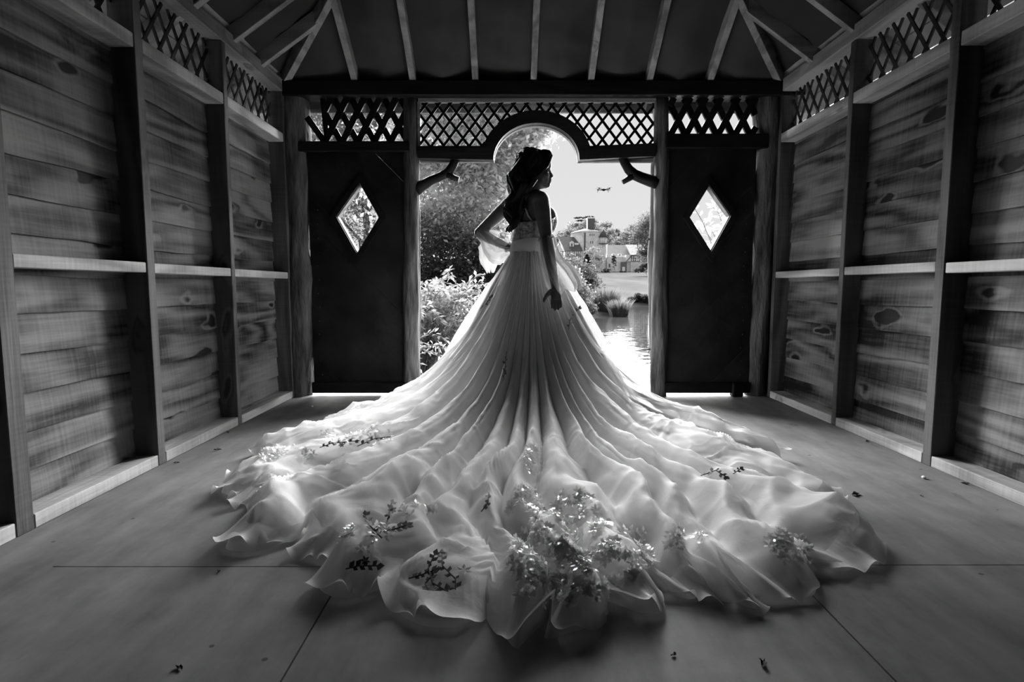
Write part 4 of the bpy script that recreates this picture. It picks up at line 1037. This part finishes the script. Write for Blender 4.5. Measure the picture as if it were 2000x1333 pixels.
# end points down the back, in photograph order: from the outer wave to the ones near the far shoulder
for i in range(150):
    u = rnd.random(); v = rnd.random()
    ang = PI * (.42 + 1.16 * u)                                # round the back of the skull
    el = .15 + 1.1 * v
    root = HC + HM @ Vector((-.020 + .105 * math.cos(ang) * math.cos(el), .084 * math.sin(ang) * math.cos(el), .034 + .106 * math.sin(el)))
    tx = rnd.uniform(0, 1); ty = 392 + 62 * rnd.random() ** .6
    side = rnd.gauss(0, .035)
    mid = A(998 + 40 * tx, 352, BY - .03) + Vector((0, side * 1.2 + (-.05 if tx > .3 else 0), 0))
    lowp = A(991 + 36 * tx, 400, BY - .085 ) + Vector((0, side * .8, 0))
    ty = max(ty, 402); end = A(991 + 30 * tx * (1 - min(1, (ty - 400) / 50) * .85), ty, BY - .10) + Vector((0, side * .6, 0))
    P0, P1, P2, P3 = root, mid, lowp, end
    pts = []; rr = []; ph = rnd.random() * 6.28; K = 16
    for k in range(K + 1):
        q = k / K * 3
        # Catmull-like blend through the four points
        if q < 1: p = P0.lerp(P1, q * q * (3 - 2 * q) * .5 + q * .5)
        elif q < 2: p = P1.lerp(P2, q - 1)
        else: p = P2.lerp(P3, q - 2)
        wv = .024 * min(1, q) * math.sin(q * 4.6 + ph * .25 + tx * 2)
        pts.append(p + Vector((wv, wv * .5 * math.cos(ph), 0))); rr.append((.015 + .004 * math.sin(q * 3 + ph)) * (1 - .75 * (k / K) ** 2.5) * (.7 + .5 * rnd.random()))
    hm.tube(pts, rr, n=7)
# front locks swept over the brow and past the ear
for i in range(26):
    u = i / 25; y = (-1 if i % 2 else 1)
    a = HC + HM @ Vector((.045 - .03 * u, y * .012, .128 - .012 * u)); b = HC + HM @ Vector((.092 - .03 * u, y * (.035 + .02 * u), .088)); c = HC + HM @ Vector((.064 - .045 * u, y * .074, .02 - .01 * u)); d = HC + HM @ Vector((-.01 - .05 * u, y * .084, -.055)); e = HC + HM @ Vector((-.05 - .03 * u, y * .055 - .02, -.12))
    pts = [a, a.lerp(b, .5) + HM @ Vector((.010, 0, .010)), b, b.lerp(c, .5), c, c.lerp(d, .5), d, e]
    hm.tube(pts, [.008, .012, .013, .012, .012, .012, .011, .007], n=7)
hair = hm.build('hair', M['hair'], person, True)
# a few loose curls standing off the nape, backlight put into their pale colour
lm = MB()
for i in range(14):
    x0 = 1003 + rnd.uniform(-2, 4); y0 = 330 + i * 1.6
    pts = [A(x0, y0, BY - .02), A(x0 - 7, y0 + 8, BY - .02), A(x0 - 10 - rnd.random() * 3, y0 + 22, BY - .02), A(x0 - 5, y0 + 40, BY - .03), A(x0 - 9, y0 + 62, BY - .05), A(x0 - 12 + rnd.random() * 4, y0 + 84, BY - .06)]
    lm.tube(pts, [.003, .0035, .0035, .003, .0028, .0015], n=5)
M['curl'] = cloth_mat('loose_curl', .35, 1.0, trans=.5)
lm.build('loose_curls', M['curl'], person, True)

# ---------------------------------------------------------------- gown: bodice, sash, straps
gm = MB()
bod = [(A(1034, 500), .128, .098), (waist, .125, .097), (A(1034, 470), .128, .102), (rib, .133, .108), (A(1038, 445), .148, .118), (A(1039, 434), .155, .124)]
n = 48; base = 0
for j, (c, a, b) in enumerate(bod):
    for k in range(n):
        t = 2 * PI * k / n; fr = max(0, math.sin(t))
        q = c + SI * a * math.cos(t) + FR * (b + .045 * fr ** 2 * (j / 5) ** 2) * math.sin(t)
        if j == 5: q.z += .055 * fr ** 1.5 * (abs(math.cos(t * 1 )) * .5 + .6) - .012 * max(0, -math.sin(t))
        gm.v.append(q)
for i in range(len(bod) - 1):
    for k in range(n): gm.f.append((i * n + k, i * n + (k + 1) % n, (i + 1) * n + (k + 1) % n, (i + 1) * n + k))
gown = gm.build('wedding_gown', M['lace'], person, True)
gown['label'] = 'strapped lace bodice with sash, full skirt and long train'
for md in (('SUBSURF',), ('SOLIDIFY',)):
    m_ = gown.modifiers.new(md[0].lower(), md[0])
    if md[0] == 'SUBSURF': m_.levels = m_.render_levels = 2
    else: m_.thickness = .004; m_.offset = 1
# puffed cup on the front edge of the bodice
cm = MB()
for s in (-1, 1): cm.ball(bust + FR * .080 + SI * .055 * s + Vector((0, 0, .004)), (.064, .064, .092), 18, 12)
cm.build('bodice_cup', M['lace'], gown, True)
sm = MB()
for j in range(7):
    u = j / 6; z0 = A(1033, 500).z + (A(1033, 472).z - A(1033, 500).z) * u; rr = .008 * math.sin(PI * u) + .003 * math.sin(u * 19)
    for k in range(48):
        t = 2 * PI * k / 48; sm.v.append(Vector((waist.x, BY, z0 + .02 * math.cos(t) )) + SI * (.133 + rr) * math.cos(t) + FR * (.104 + rr) * math.sin(t))
for i in range(6):
    for k in range(48): sm.f.append((i * 48 + k, i * 48 + (k + 1) % 48, (i + 1) * 48 + (k + 1) % 48, (i + 1) * 48 + k))
sash = sm.build('sash', M['sash'], gown, True)
for (pl, yy) in (([(1040, 432), (1032, 422), (1025, 405), (1027, 388), (1040, 373), (1052, 374)], BY - .12), ([(998, 438), (990, 424), (986, 408), (990, 396)], BY + .04)):
    pts = [A(px, py, yy + (.02 if i > 3 else -.01)) for i, (px, py) in enumerate(pl)]
    MB().tube(pts, [.0045] * len(pts), n=8).build('strap', M['sash'], gown, True)
# bracelet of dark beads on her left wrist
br = MB(); wd = (wrL - elL).normalized(); u_ = wd.cross(Vector((0, 1, 0))).normalized(); w_ = wd.cross(u_)
for k in range(16):
    t = 2 * PI * k / 16; br.ball(wrL + (u_ * math.cos(t) + w_ * math.sin(t)) * .030 - wd * .006, .0068, 8, 6)
br.build('bracelet', M['stitched'], person, True)['label'] = 'dark beaded bracelet on the wrist at the hip'

# sleeves: gathered at the elbow, full towards the wrist
def sleeve(secs, name, seed, n=56, flo=.0):
    V = []; m = len(secs)
    S2 = []
    for i in range(m - 1):
        for k in range(6): t = k / 6; S2.append((secs[i][0].lerp(secs[i + 1][0], t), secs[i][1] * (1 - t) + secs[i + 1][1] * t, secs[i][2] * (1 - t) + secs[i + 1][2] * t))
    S2.append(secs[-1]); m = len(S2)
    for i, (c, a, b) in enumerate(S2):
        d = (S2[min(i + 1, m - 1)][0] - S2[max(0, i - 1)][0]).normalized(); e1 = d.cross(Vector((0, 1, 0))).normalized(); e2 = d.cross(e1).normalized()
        for k in range(n):
            t = 2 * PI * k / n; g = i / (m - 1)
            q = 1 + (.05 + .13 * g) * math.sin(t * 9 + seed + g * 2) + .05 * math.sin(t * 17 + seed * 2) + .12 * mnoise.noise(Vector((math.cos(t) * 2 + seed, math.sin(t) * 2, g * 4)))
            V.append(c + (e1 * a * math.cos(t) + e2 * b * math.sin(t)) * q + d * (.014 * g * math.sin(t * 6 + seed)))
    Fc = [(i * n + k, i * n + (k + 1) % n, (i + 1) * n + (k + 1) % n, (i + 1) * n + k) for i in range(m - 1) for k in range(n)]
    return mesh(name, V, Fc, M['organza'], person, True)
sl = YRt - .09
s1 = sleeve([(A(1066, 461, sl), .040, .040), (A(1068, 470, sl), .052, .052), (A(1072, 495, sl - .05), .058, .06), (A(1080, 520, sl - .10), .072, .07), (A(1093, 543, sl - .14), .092, .085), (A(1103, 560, sl - .15), .100, .09), (A(1106, 570, sl - .15), .088, .085)], 'sleeve', 1.0)
s1['label'] = 'sheer bell sleeve hanging from the lowered arm'
s2 = sleeve([(A(938, 452, YLt + .02), .042, .045), (A(950, 462, YLt + .01), .052, .06), (A(964, 476, YLt), .088, .08), (A(978, 486, YLt - .02), .095, .085), (A(990, 486, YLt - .04), .06, .06), (A(999, 485, YLt - .05), .030, .030)], 'sleeve', 4.0)
s2['label'] = 'bright puffed sheer sleeve on the bent arm'
s3 = sleeve([(A(957, 462, YLt + .04), .03, .03), (A(957, 485, YLt + .05), .075, .05), (A(956, 510, YLt + .06), .055, .05), (A(958, 530, YLt + .06), .022, .03)], 'sleeve_drape', 7.0)

# ---------------------------------------------------------------- skirt and train
CX, CYc = A(1036, 500).x, BY
tips = [(1262, 842), (1500, 880), (1625, 975), (1650, 1085), (1570, 1128), (1452, 1150), (1335, 1135), (1200, 1180), (1075, 1222), (955, 1215), (820, 1192), (660, 1135), (600, 1068), (470, 1035), (455, 955), (520, 880), (640, 838)]
T = []
for px, py in tips:
    p = on_floor(px, py, .03); dx, dy = p.x - CX, p.y - CYc
    T.append((math.atan2(dy, dx) % (2 * PI) if True else 0, math.hypot(dx, dy)))
# angles run clockwise from the right edge (about 340 degrees) down past 270 to the left edge (about 190)
TA = np.array([(a if a > PI * .9 else a + 2 * PI) for a, r in T]); TR = np.array([r for a, r in T])
o_ = np.argsort(TA); TA, TR = TA[o_], TR[o_]
# skirt folds round the far side
a_end = TA[-1]; a_start = TA[0] + 2 * PI; nf = 13
fa = np.linspace(a_end, a_start, nf + 2)[1:-1]; 
RA = np.concatenate([TA, fa]); RR = np.concatenate([TR, .64 + .02 * np.sin(np.arange(nf) * 2.3)])
# ease from the train to the plain hem
RR[len(TA)] = .70; RR[-1] = .74
NR = len(RA)
RAx = np.concatenate([RA, [RA[0] + 2 * PI]]); RRx = np.concatenate([RR, [RR[0]]])
_rs = np.random.RandomState(11)
AMP = _rs.uniform(.75, 1.1, NR); AMPx = np.concatenate([AMP, [AMP[0]]])
def smooth(x): return x * x * (3 - 2 * x)
def gown_surface(nth, ns, scale_skirt=1.0, scale_train=1.0, lift=0.0, fold=1.0, wr=.008, seed=0.0, hem=.02, smin=.0, spread=1.0):
    th = RA[0] + np.linspace(0, 2 * PI, nth, endpoint=False)
    s = np.linspace(smin, 1, ns) ** .85
    TH, S = np.meshgrid(th, s, indexing='ij')
    # meander of the folds
    THf = TH + .05 * fbm(TH * 3 + seed, S * 3.1 + seed * 2, 2) * np.sin(PI * np.clip(S, 0, 1)) + .05 * vnoise(TH * 2, S * 2 + 5) * S
    THf = RA[0] + (THf - RA[0]) % (2 * PI)
    idx = np.clip(np.searchsorted(RAx, THf, side='right') - 1, 0, NR - 1)
    a0 = RAx[idx]; a1 = RAx[idx + 1]; u = (THf - a0) / (a1 - a0)             # 0 at one ridge, 1 at the next
    # unwarped for the hem radius, so the outline stays put
    thw = RA[0] + (TH - RA[0]) % (2 * PI)
    id2 = np.clip(np.searchsorted(RAx, thw, side='right') - 1, 0, NR - 1); u2 = (thw - RAx[id2]) / (RAx[id2 + 1] - RAx[id2])
    R = RRx[id2] * (1 - smooth(u2)) + RRx[id2 + 1] * smooth(u2)
    val = np.minimum(u, 1 - u) * 2                                             # 0 on ridge, 1 in valley
    val2 = np.minimum(u2, 1 - u2) * 2
    w = np.clip((R - .66) / 1.3, 0, 1)                                         # 0 skirt, 1 full train
    tr = np.clip((R - .62) / .5, 0, 1)
    R = R * (1 - .055 * tr * val2 ** 3) * (1 + tr * (.022 * vnoise(TH * 11, TH * 0 + 4) + .012 * vnoise(TH * 31, TH * 0 + 8)))
    R = R * (scale_skirt * (1 - tr) + scale_train * tr)
    ks = scale_skirt
    # radius along s
    r0 = .118
    r = r0 + (R - r0) * (S ** (1.0 + .25 * w))
    # flare profile in world radius; skirt cone on the far side, long sweeping fall on the train side
    rc = np.clip((r - r0) / (R - r0 + 1e-6), 0, 1)
    zc = 1.045 * (1 - rc) ** 1.0 * (1 - .10 * np.sin(PI * rc) * -1) 
    zc = 1.045 * (1 - rc ** 1.12)
    q = np.maximum(r - r0, 0) / (.40 * ks + .0)
    zt = 1.045 * np.exp(-q ** 1.12)
    zt = zt * np.clip(1 - rc ** 6, 0, 1)
    wz = smooth(np.clip((R - .62) / .35, 0, 1))
    z = zc * (1 - wz) + zt * wz
    # fold relief
    amp = (.006 + .030 * smooth(np.clip(S * 2.2, 0, 1))) * (1 - wz) + (.006 + .060 * smooth(np.clip(r / .75, 0, 1)) + .042 * smooth(np.clip((r - .7) / 1.0, 0, 1))) * wz
    amp = amp * (1 - .4 * tr * smooth(np.clip((r - 1.1) / .8, 0, 1)))
    am = AMPx[idx] * (1 - smooth(u)) + AMPx[idx + 1] * smooth(u)
    rid = (1 - val ** 1.7) * am
    # smaller secondary pleats
    sec = np.abs(np.sin(THf * 12 + 3.5 * vnoise(THf * 4, S * 1.6 + seed))) ** .8
    hemf = np.sqrt(np.clip(1 - ((S - .93) / .07).clip(0, 1) ** 2, 0, 1))
    h = fold * amp * rid + (.012 * np.sin(PI * np.clip(S * 1.3, 0, 1)) + .0015) * sec * (1 + vnoise(THf * 9 + seed, S * 1.5)) * fold * (1 - .5 * S)
    # slope-based normal: steep part pushes outward, flat part pushes up
    dz = np.gradient(z, axis=1); drr = np.gradient(r, axis=1) + 1e-6
    L = np.hypot(dz, drr); nr = -dz / L; nz = drr / L
    nr = np.clip(nr, 0, 1)
    wrk = wr * fbm(TH * 14 + seed * 3, S * R * 7 + seed, 3) + wr * 1.6 * (1 - np.abs(vnoise(TH * 16 + 3 * vnoise(TH * 5, S * R * 3), S * R * 3.2 + 4)) * 3).clip(0, 1) * tr * smooth(np.clip(S * 2 - .5, 0, 1)) + wr * 1.5 * (1 - np.abs(fbm(TH * 7 + seed, S * R * 3.5 + 9 + seed, 2))) ** 3 * smooth(np.clip((S - .35) * 2, 0, 1)) * tr
    # rumples near the hem of the train
    hz = smooth(np.clip((S - .45) / .4, 0, 1))
    crump = hem * tr * hz * (.45 * fbm(TH * 11 + 3.1, S * R * 4.5, 2) + .5 * fbm(TH * 22 + seed * 5, S * R * 9 + seed, 2) + .7 * (1 - np.abs(vnoise(TH * 12 + 7, S * R * 6 + 2)) * 2).clip(0, 1) ** 2 * .6 + .15)
    hh = (h + wrk) + crump
    r2 = r + nr * hh * (1 - .3 * tr)
    z2 = z + nz * hh + lift * tr
    z2 = z2 * (hemf * tr + (1 - tr)) 
    z2 = np.maximum(z2, .004 + lift * .3)
    # puffs curl over at the hem: the last rows bulge outward while dropping to the floor
    ang = thw + tr * smooth(np.clip((S - .35) / .6, 0, 1)) * (.045 * fbm(TH * 5 + 2, S * R * 2.4, 2) + .016 * vnoise(TH * 13, S * R * 7 + seed * .3))
    X = CX + r2 * np.cos(ang) * 1.0; Yy = CYc + r2 * np.sin(ang)
    z2 = np.where(S < .02, z2, z2)
    V = np.stack([X, Yy, z2], -1).reshape(-1, 3)
    I = np.arange(nth * ns).reshape(nth, ns); J = np.roll(I, -1, axis=0)
    Q = np.stack([I[:, :-1], I[:, 1:], J[:, 1:], J[:, :-1]], -1).reshape(-1, 4)
    return V, Q
V, Q = gown_surface(900, 200, scale_skirt=.80, scale_train=.965, fold=.75, wr=.005, seed=2.3, hem=.024)
np_mesh('underskirt', V, Q, M['satin'], gown)
V, Q = gown_surface(900, 210, scale_skirt=.93, scale_train=.99, lift=.010, fold=1.0, wr=.007, seed=2.3, hem=.030)
np_mesh('tulle_layer', V, Q, M['tulle'], gown)
V, Q = gown_surface(1000, 220, scale_skirt=1.0, scale_train=1.02, lift=.020, fold=1.12, wr=.009, seed=2.3, hem=.038)
np_mesh('outer_tulle', V, Q, M['tulle_fine'], gown)
SURF = V.reshape(1000, 220, 3)
# curled net ruffle along the train hem
RT, K7 = 2400, 7
thr = np.linspace(TA[0] - .06, TA[-1] + .06, RT); id3 = (thr - RA[0]) % (2 * PI) / (2 * PI) * 1000
i0 = np.floor(id3).astype(int) % 1000; fr_ = (id3 - np.floor(id3))[:, None]
E0 = SURF[i0, -1] * (1 - fr_) + SURF[(i0 + 1) % 1000, -1] * fr_; E1 = SURF[i0, -9] * (1 - fr_) + SURF[(i0 + 1) % 1000, -9] * fr_
dr_ = np.stack([E0[:, 0] - CX, E0[:, 1] - CYc, np.zeros(RT)], 1); dr_ /= np.linalg.norm(dr_, axis=1, keepdims=True); tn_ = np.stack([-dr_[:, 1], dr_[:, 0], np.zeros(RT)], 1)
ph_ = thr * 74 + 5 * vnoise(thr * 7, thr * 0 + 3); am_ = .5 + .5 * vnoise(thr * 9, thr * 0 + 11)
rows = []
for j in range(K7):
    q = j / (K7 - 1)
    P_ = E1 * (1 - q) + E0 * q if j == 0 else E1 * (1 - q) ** 2 + E0 * (1 - (1 - q) ** 2)
    P_ = P_ + dr_ * (.045 * q * (.6 + .4 * np.sin(ph_ * .7)))[:, None] + tn_ * (.016 * q * np.cos(ph_ * 1.3))[:, None]
    P_[:, 2] += .006 + q * .034 * am_ * (1 + np.sin(ph_)) + .012 * q * q * np.sin(ph_ * 2.7)
    rows.append(P_)
VR = np.stack(rows, 1).reshape(-1, 3); IR = np.arange(RT * K7).reshape(RT, K7)
np_mesh('hem_ruffle', VR, np.stack([IR[:-1, :-1], IR[:-1, 1:], IR[1:, 1:], IR[1:, :-1]], -1).reshape(-1, 4), M['tulle_fine'], gown)
# lace appliques: small glossy petals and leaves sewn in sprays over the train
def applique(name, regions, mat, seed, size=.016, up=.006):
    rs = np.random.RandomState(seed); flat = SURF.reshape(-1, 3)
    Z = flat[:, 2] - EYE; d = flat[:, 1] * CP - Z * SP; uu = flat[:, 1] * SP + Z * CP
    PX = 1000 + F * flat[:, 0] / d; PY = 666.5 - F * uu / d
    dU = np.gradient(SURF, axis=0).reshape(-1, 3); dV = np.gradient(SURF, axis=1).reshape(-1, 3); N = np.cross(dU, dV); N /= np.linalg.norm(N, axis=1, keepdims=True) + 1e-9; N *= np.sign(N[:, 2:3] + 1e-6)
    Vs = []
    for (x0, y0, rx, ry, num) in regions:
        c = np.where(((PX - x0) / rx) ** 2 + ((PY - y0) / ry) ** 2 < 1)[0]
        if len(c) == 0: continue
        # sprays: pick a few stems, petals crowd round them
        w = vnoise(PX[c] * .06 + seed, PY[c] * .06) > -.15
        c = c[w] if w.sum() > 10 else c
        for i in rs.choice(c, num):
            p = flat[i] + N[i] * up; t = rs.normal(size=3); t -= N[i] * (t @ N[i]); t /= np.linalg.norm(t) + 1e-9; b = np.cross(N[i], t)
            L = size * rs.uniform(.6, 1.5); k = rs.randint(1, 6)
            for j in range(k):
                a = 2 * PI * j / max(k, 4) + rs.uniform(0, .5); e = t * math.cos(a) + b * math.sin(a); f_ = -t * math.sin(a) + b * math.cos(a); lf = N[i] * L * rs.uniform(.05, .35)
                Vs += [p, p + e * L * .55 + f_ * L * .24 + lf * .6, p + e * L + lf, p + e * L * .55 - f_ * L * .24 + lf * .3]
    Vv = np.array(Vs); o = np_mesh(name, Vv, np.arange(len(Vv)).reshape(-1, 4), mat, gown, False); o['kind'] = 'stuff'; return o
applique('lace_petals', [(1045, 900, 22, 34, 170), (1030, 1010, 38, 62, 400), (1060, 1110, 65, 80, 800), (1120, 1010, 45, 55, 260), (1150, 1075, 80, 60, 700), (1230, 1080, 60, 45, 260), (1110, 1150, 70, 35, 260), (1340, 1060, 35, 35, 110), (1545, 1070, 45, 32, 260), (700, 850, 75, 22, 170), (560, 890, 55, 18, 240), (745, 1040, 30, 14, 70), (700, 1055, 30, 28, 90), (820, 1000, 40, 16, 70), (1190, 1130, 60, 22, 160)], M['petal'], 4)
def embroidery(stems, flowers):
    flat = SURF.reshape(-1, 3); Z = flat[:, 2] - EYE; d = flat[:, 1] * CP - Z * SP; uu = flat[:, 1] * SP + Z * CP
    PX = 1000 + F * flat[:, 0] / d; PY = 666.5 - F * uu / d
    dU = np.gradient(SURF, axis=0).reshape(-1, 3); dV = np.gradient(SURF, axis=1).reshape(-1, 3); N = np.cross(dU, dV); N /= np.linalg.norm(N, axis=1, keepdims=True) + 1e-9; N *= np.sign(N[:, 2:3] + 1e-6)
    def on_cloth(px, py):
        q = (PX - px) ** 2 + (PY - py) ** 2; c = np.where(q < 36)[0]
        if len(c) == 0: c = np.array([int(q.argmin())])
        i = c[int(d[c].argmin())]; return Vector(flat[i]) + Vector(N[i]) * .005, Vector(N[i])
    m = MB(); rn = random.Random(2)
    def leaf(p, n, e, L, w=.32):
        e = (e - n * e.dot(n)).normalized(); s_ = n.cross(e); m.add([p, p + e * L * .5 + s_ * L * w, p + e * L + n * L * .05, p + e * L * .5 - s_ * L * w], [(0, 1, 2, 3)])
    for st in stems:
        P = [on_cloth(*q) for q in st]; pts = []
        for (a, na), (b, nb_) in zip(P[:-1], P[1:]):
            for k in range(4): pts.append((a.lerp(b, k / 4), na.lerp(nb_, k / 4).normalized()))
        pts.append(P[-1]); m.tube([p for p, n in pts], [.0022] * len(pts), n=5, cap=False)
        for k in range(1, len(pts)):
            e = (pts[k][0] - pts[k - 1][0]).normalized(); n = pts[k][1]; s_ = n.cross(e) * (1 if k % 2 else -1)
            leaf(pts[k][0], n, e * .8 + s_ * .7, rn.uniform(.014, .026))
        leaf(pts[-1][0], pts[-1][1], (pts[-1][0] - pts[-2][0]).normalized(), .026)
    for px, py, L in flowers:
        p, n = on_cloth(px, py); e = n.cross(Vector((0, 0, 1)) if abs(n.z) < .9 else Vector((1, 0, 0))).normalized(); s_ = n.cross(e); a0 = rn.random()
        for k in range(6): a = a0 + k * PI / 3; leaf(p, n, e * math.cos(a) + s_ * math.sin(a), L, .25)
    m.build('dark_embroidery', M['stitched'], gown)['kind'] = 'stuff'
embroidery([[(893, 1168), (884, 1135), (866, 1108), (866, 1082)], [(905, 1182), (878, 1160), (850, 1142), (842, 1112), (852, 1085)], [(842, 1170), (836, 1140), (846, 1120)], [(745, 1052), (726, 1030), (714, 1006)], [(745, 1046), (755, 1015), (768, 985)], [(748, 1042), (770, 1035), (795, 1026)], [(795, 1130), (820, 1122), (845, 1118)],
            [(675, 1115), (700, 1102), (728, 1106)], [(625, 872), (650, 862), (690, 858)], [(700, 870), (735, 855), (765, 850)], [(1368, 926), (1395, 922), (1415, 928)], [(1430, 925), (1448, 915)], [(935, 600), (946, 590), (955, 578)], [(986, 745), (990, 715), (986, 690)], [(1110, 640), (1118, 620), (1128, 600)], [(940, 1000), (955, 985), (950, 965)]],
           [(902, 1114, .024), (866, 1076, .018), (768, 996, .022), (793, 1024, .02), (731, 1052, .018), (846, 1150, .016), (708, 1100, .016), (668, 866, .016), (1385, 924, .016), (990, 725, .014)])

# ---------------------------------------------------------------- bits lying on the floor
M['dry_leaf'] = noise_mat('dry_leaf', .03, .14, scale=30, bump=.2)
M['pale_bit'] = plain('pale_chip', .7, .6)
bits = [(425, 880, .022, 0, 'thin dry leaf on the floor beside the left wall, level with the train edge'), (445, 846, .02, 0, 'dry crumpled leaf at the foot of the third left stud'), (345, 905, .016, 0, 'small twig scrap at the foot of the nearest full left stud'),
        (1694, 863, .02, 0, 'dark seed cone against the right sole plate'), (1804, 935, .012, 1, 'white pebble on the floor near the right wall'), (1800, 970, .010, 0, 'tiny dark scrap just in front of the white pebble'), (1671, 967, .026, 0, 'flat brown leaf on the floor right of the train'),
        (1398, 845, .014, 0, 'small dark scrap on the bright floor before the right door'), (1885, 946, .018, 0, 'curled leaf against the right sole plate by the picture edge'), (610, 795, .009, 1, 'pale chip on the floor before the left door'), (772, 789, .015, 0, 'thin dark leaf by the foot of the left jamb log'),
        (427, 1118, .012, 0, 'dark seed husk near the left floor seam'), (1490, 1297, .020, 0, 'dark scrap beside the right-hand floor seam at the bottom'), (350, 1306, .014, 0, 'flat dark scrap on the floor at the bottom left'), (1315, 1281, .010, 0, 'tiny dark crumb in front of the train hem')]
for i, (px, py, r, pale, lab) in enumerate(bits):
    p = on_floor(px, py, 0.001); t_ = random.random() * 6; m = MB(); k = 8
    if pale:
        m.ball((0, 0, r * .45), (r, r * .75, r * .5), 10, 7); nm, ct_ = 'pebble', 'pebble'
    else:
        V = [(0, 0, r * .35)]
        for q in range(k):
            a = 2 * PI * q / k; rr = r * (1.0 if q % 2 else .62) * (1.5 if q in (0, 4) else .8); V.append((rr * math.cos(a), rr * .55 * math.sin(a), .001 + r * .25 * (q % 3)))
        V.append((0, 0, .0)); m.add(V, [(0, 1 + q, 1 + (q + 1) % k) for q in range(k)] + [(k + 1, 1 + (q + 1) % k, 1 + q) for q in range(k)]); nm, ct_ = 'dry_leaf', 'leaf'
    o = m.build(nm, M['pale_bit'] if pale else M['dry_leaf']); o.location = p; o.rotation_euler = (0, 0, t_); tag(o, lab, ct_, 'litter on the floor')
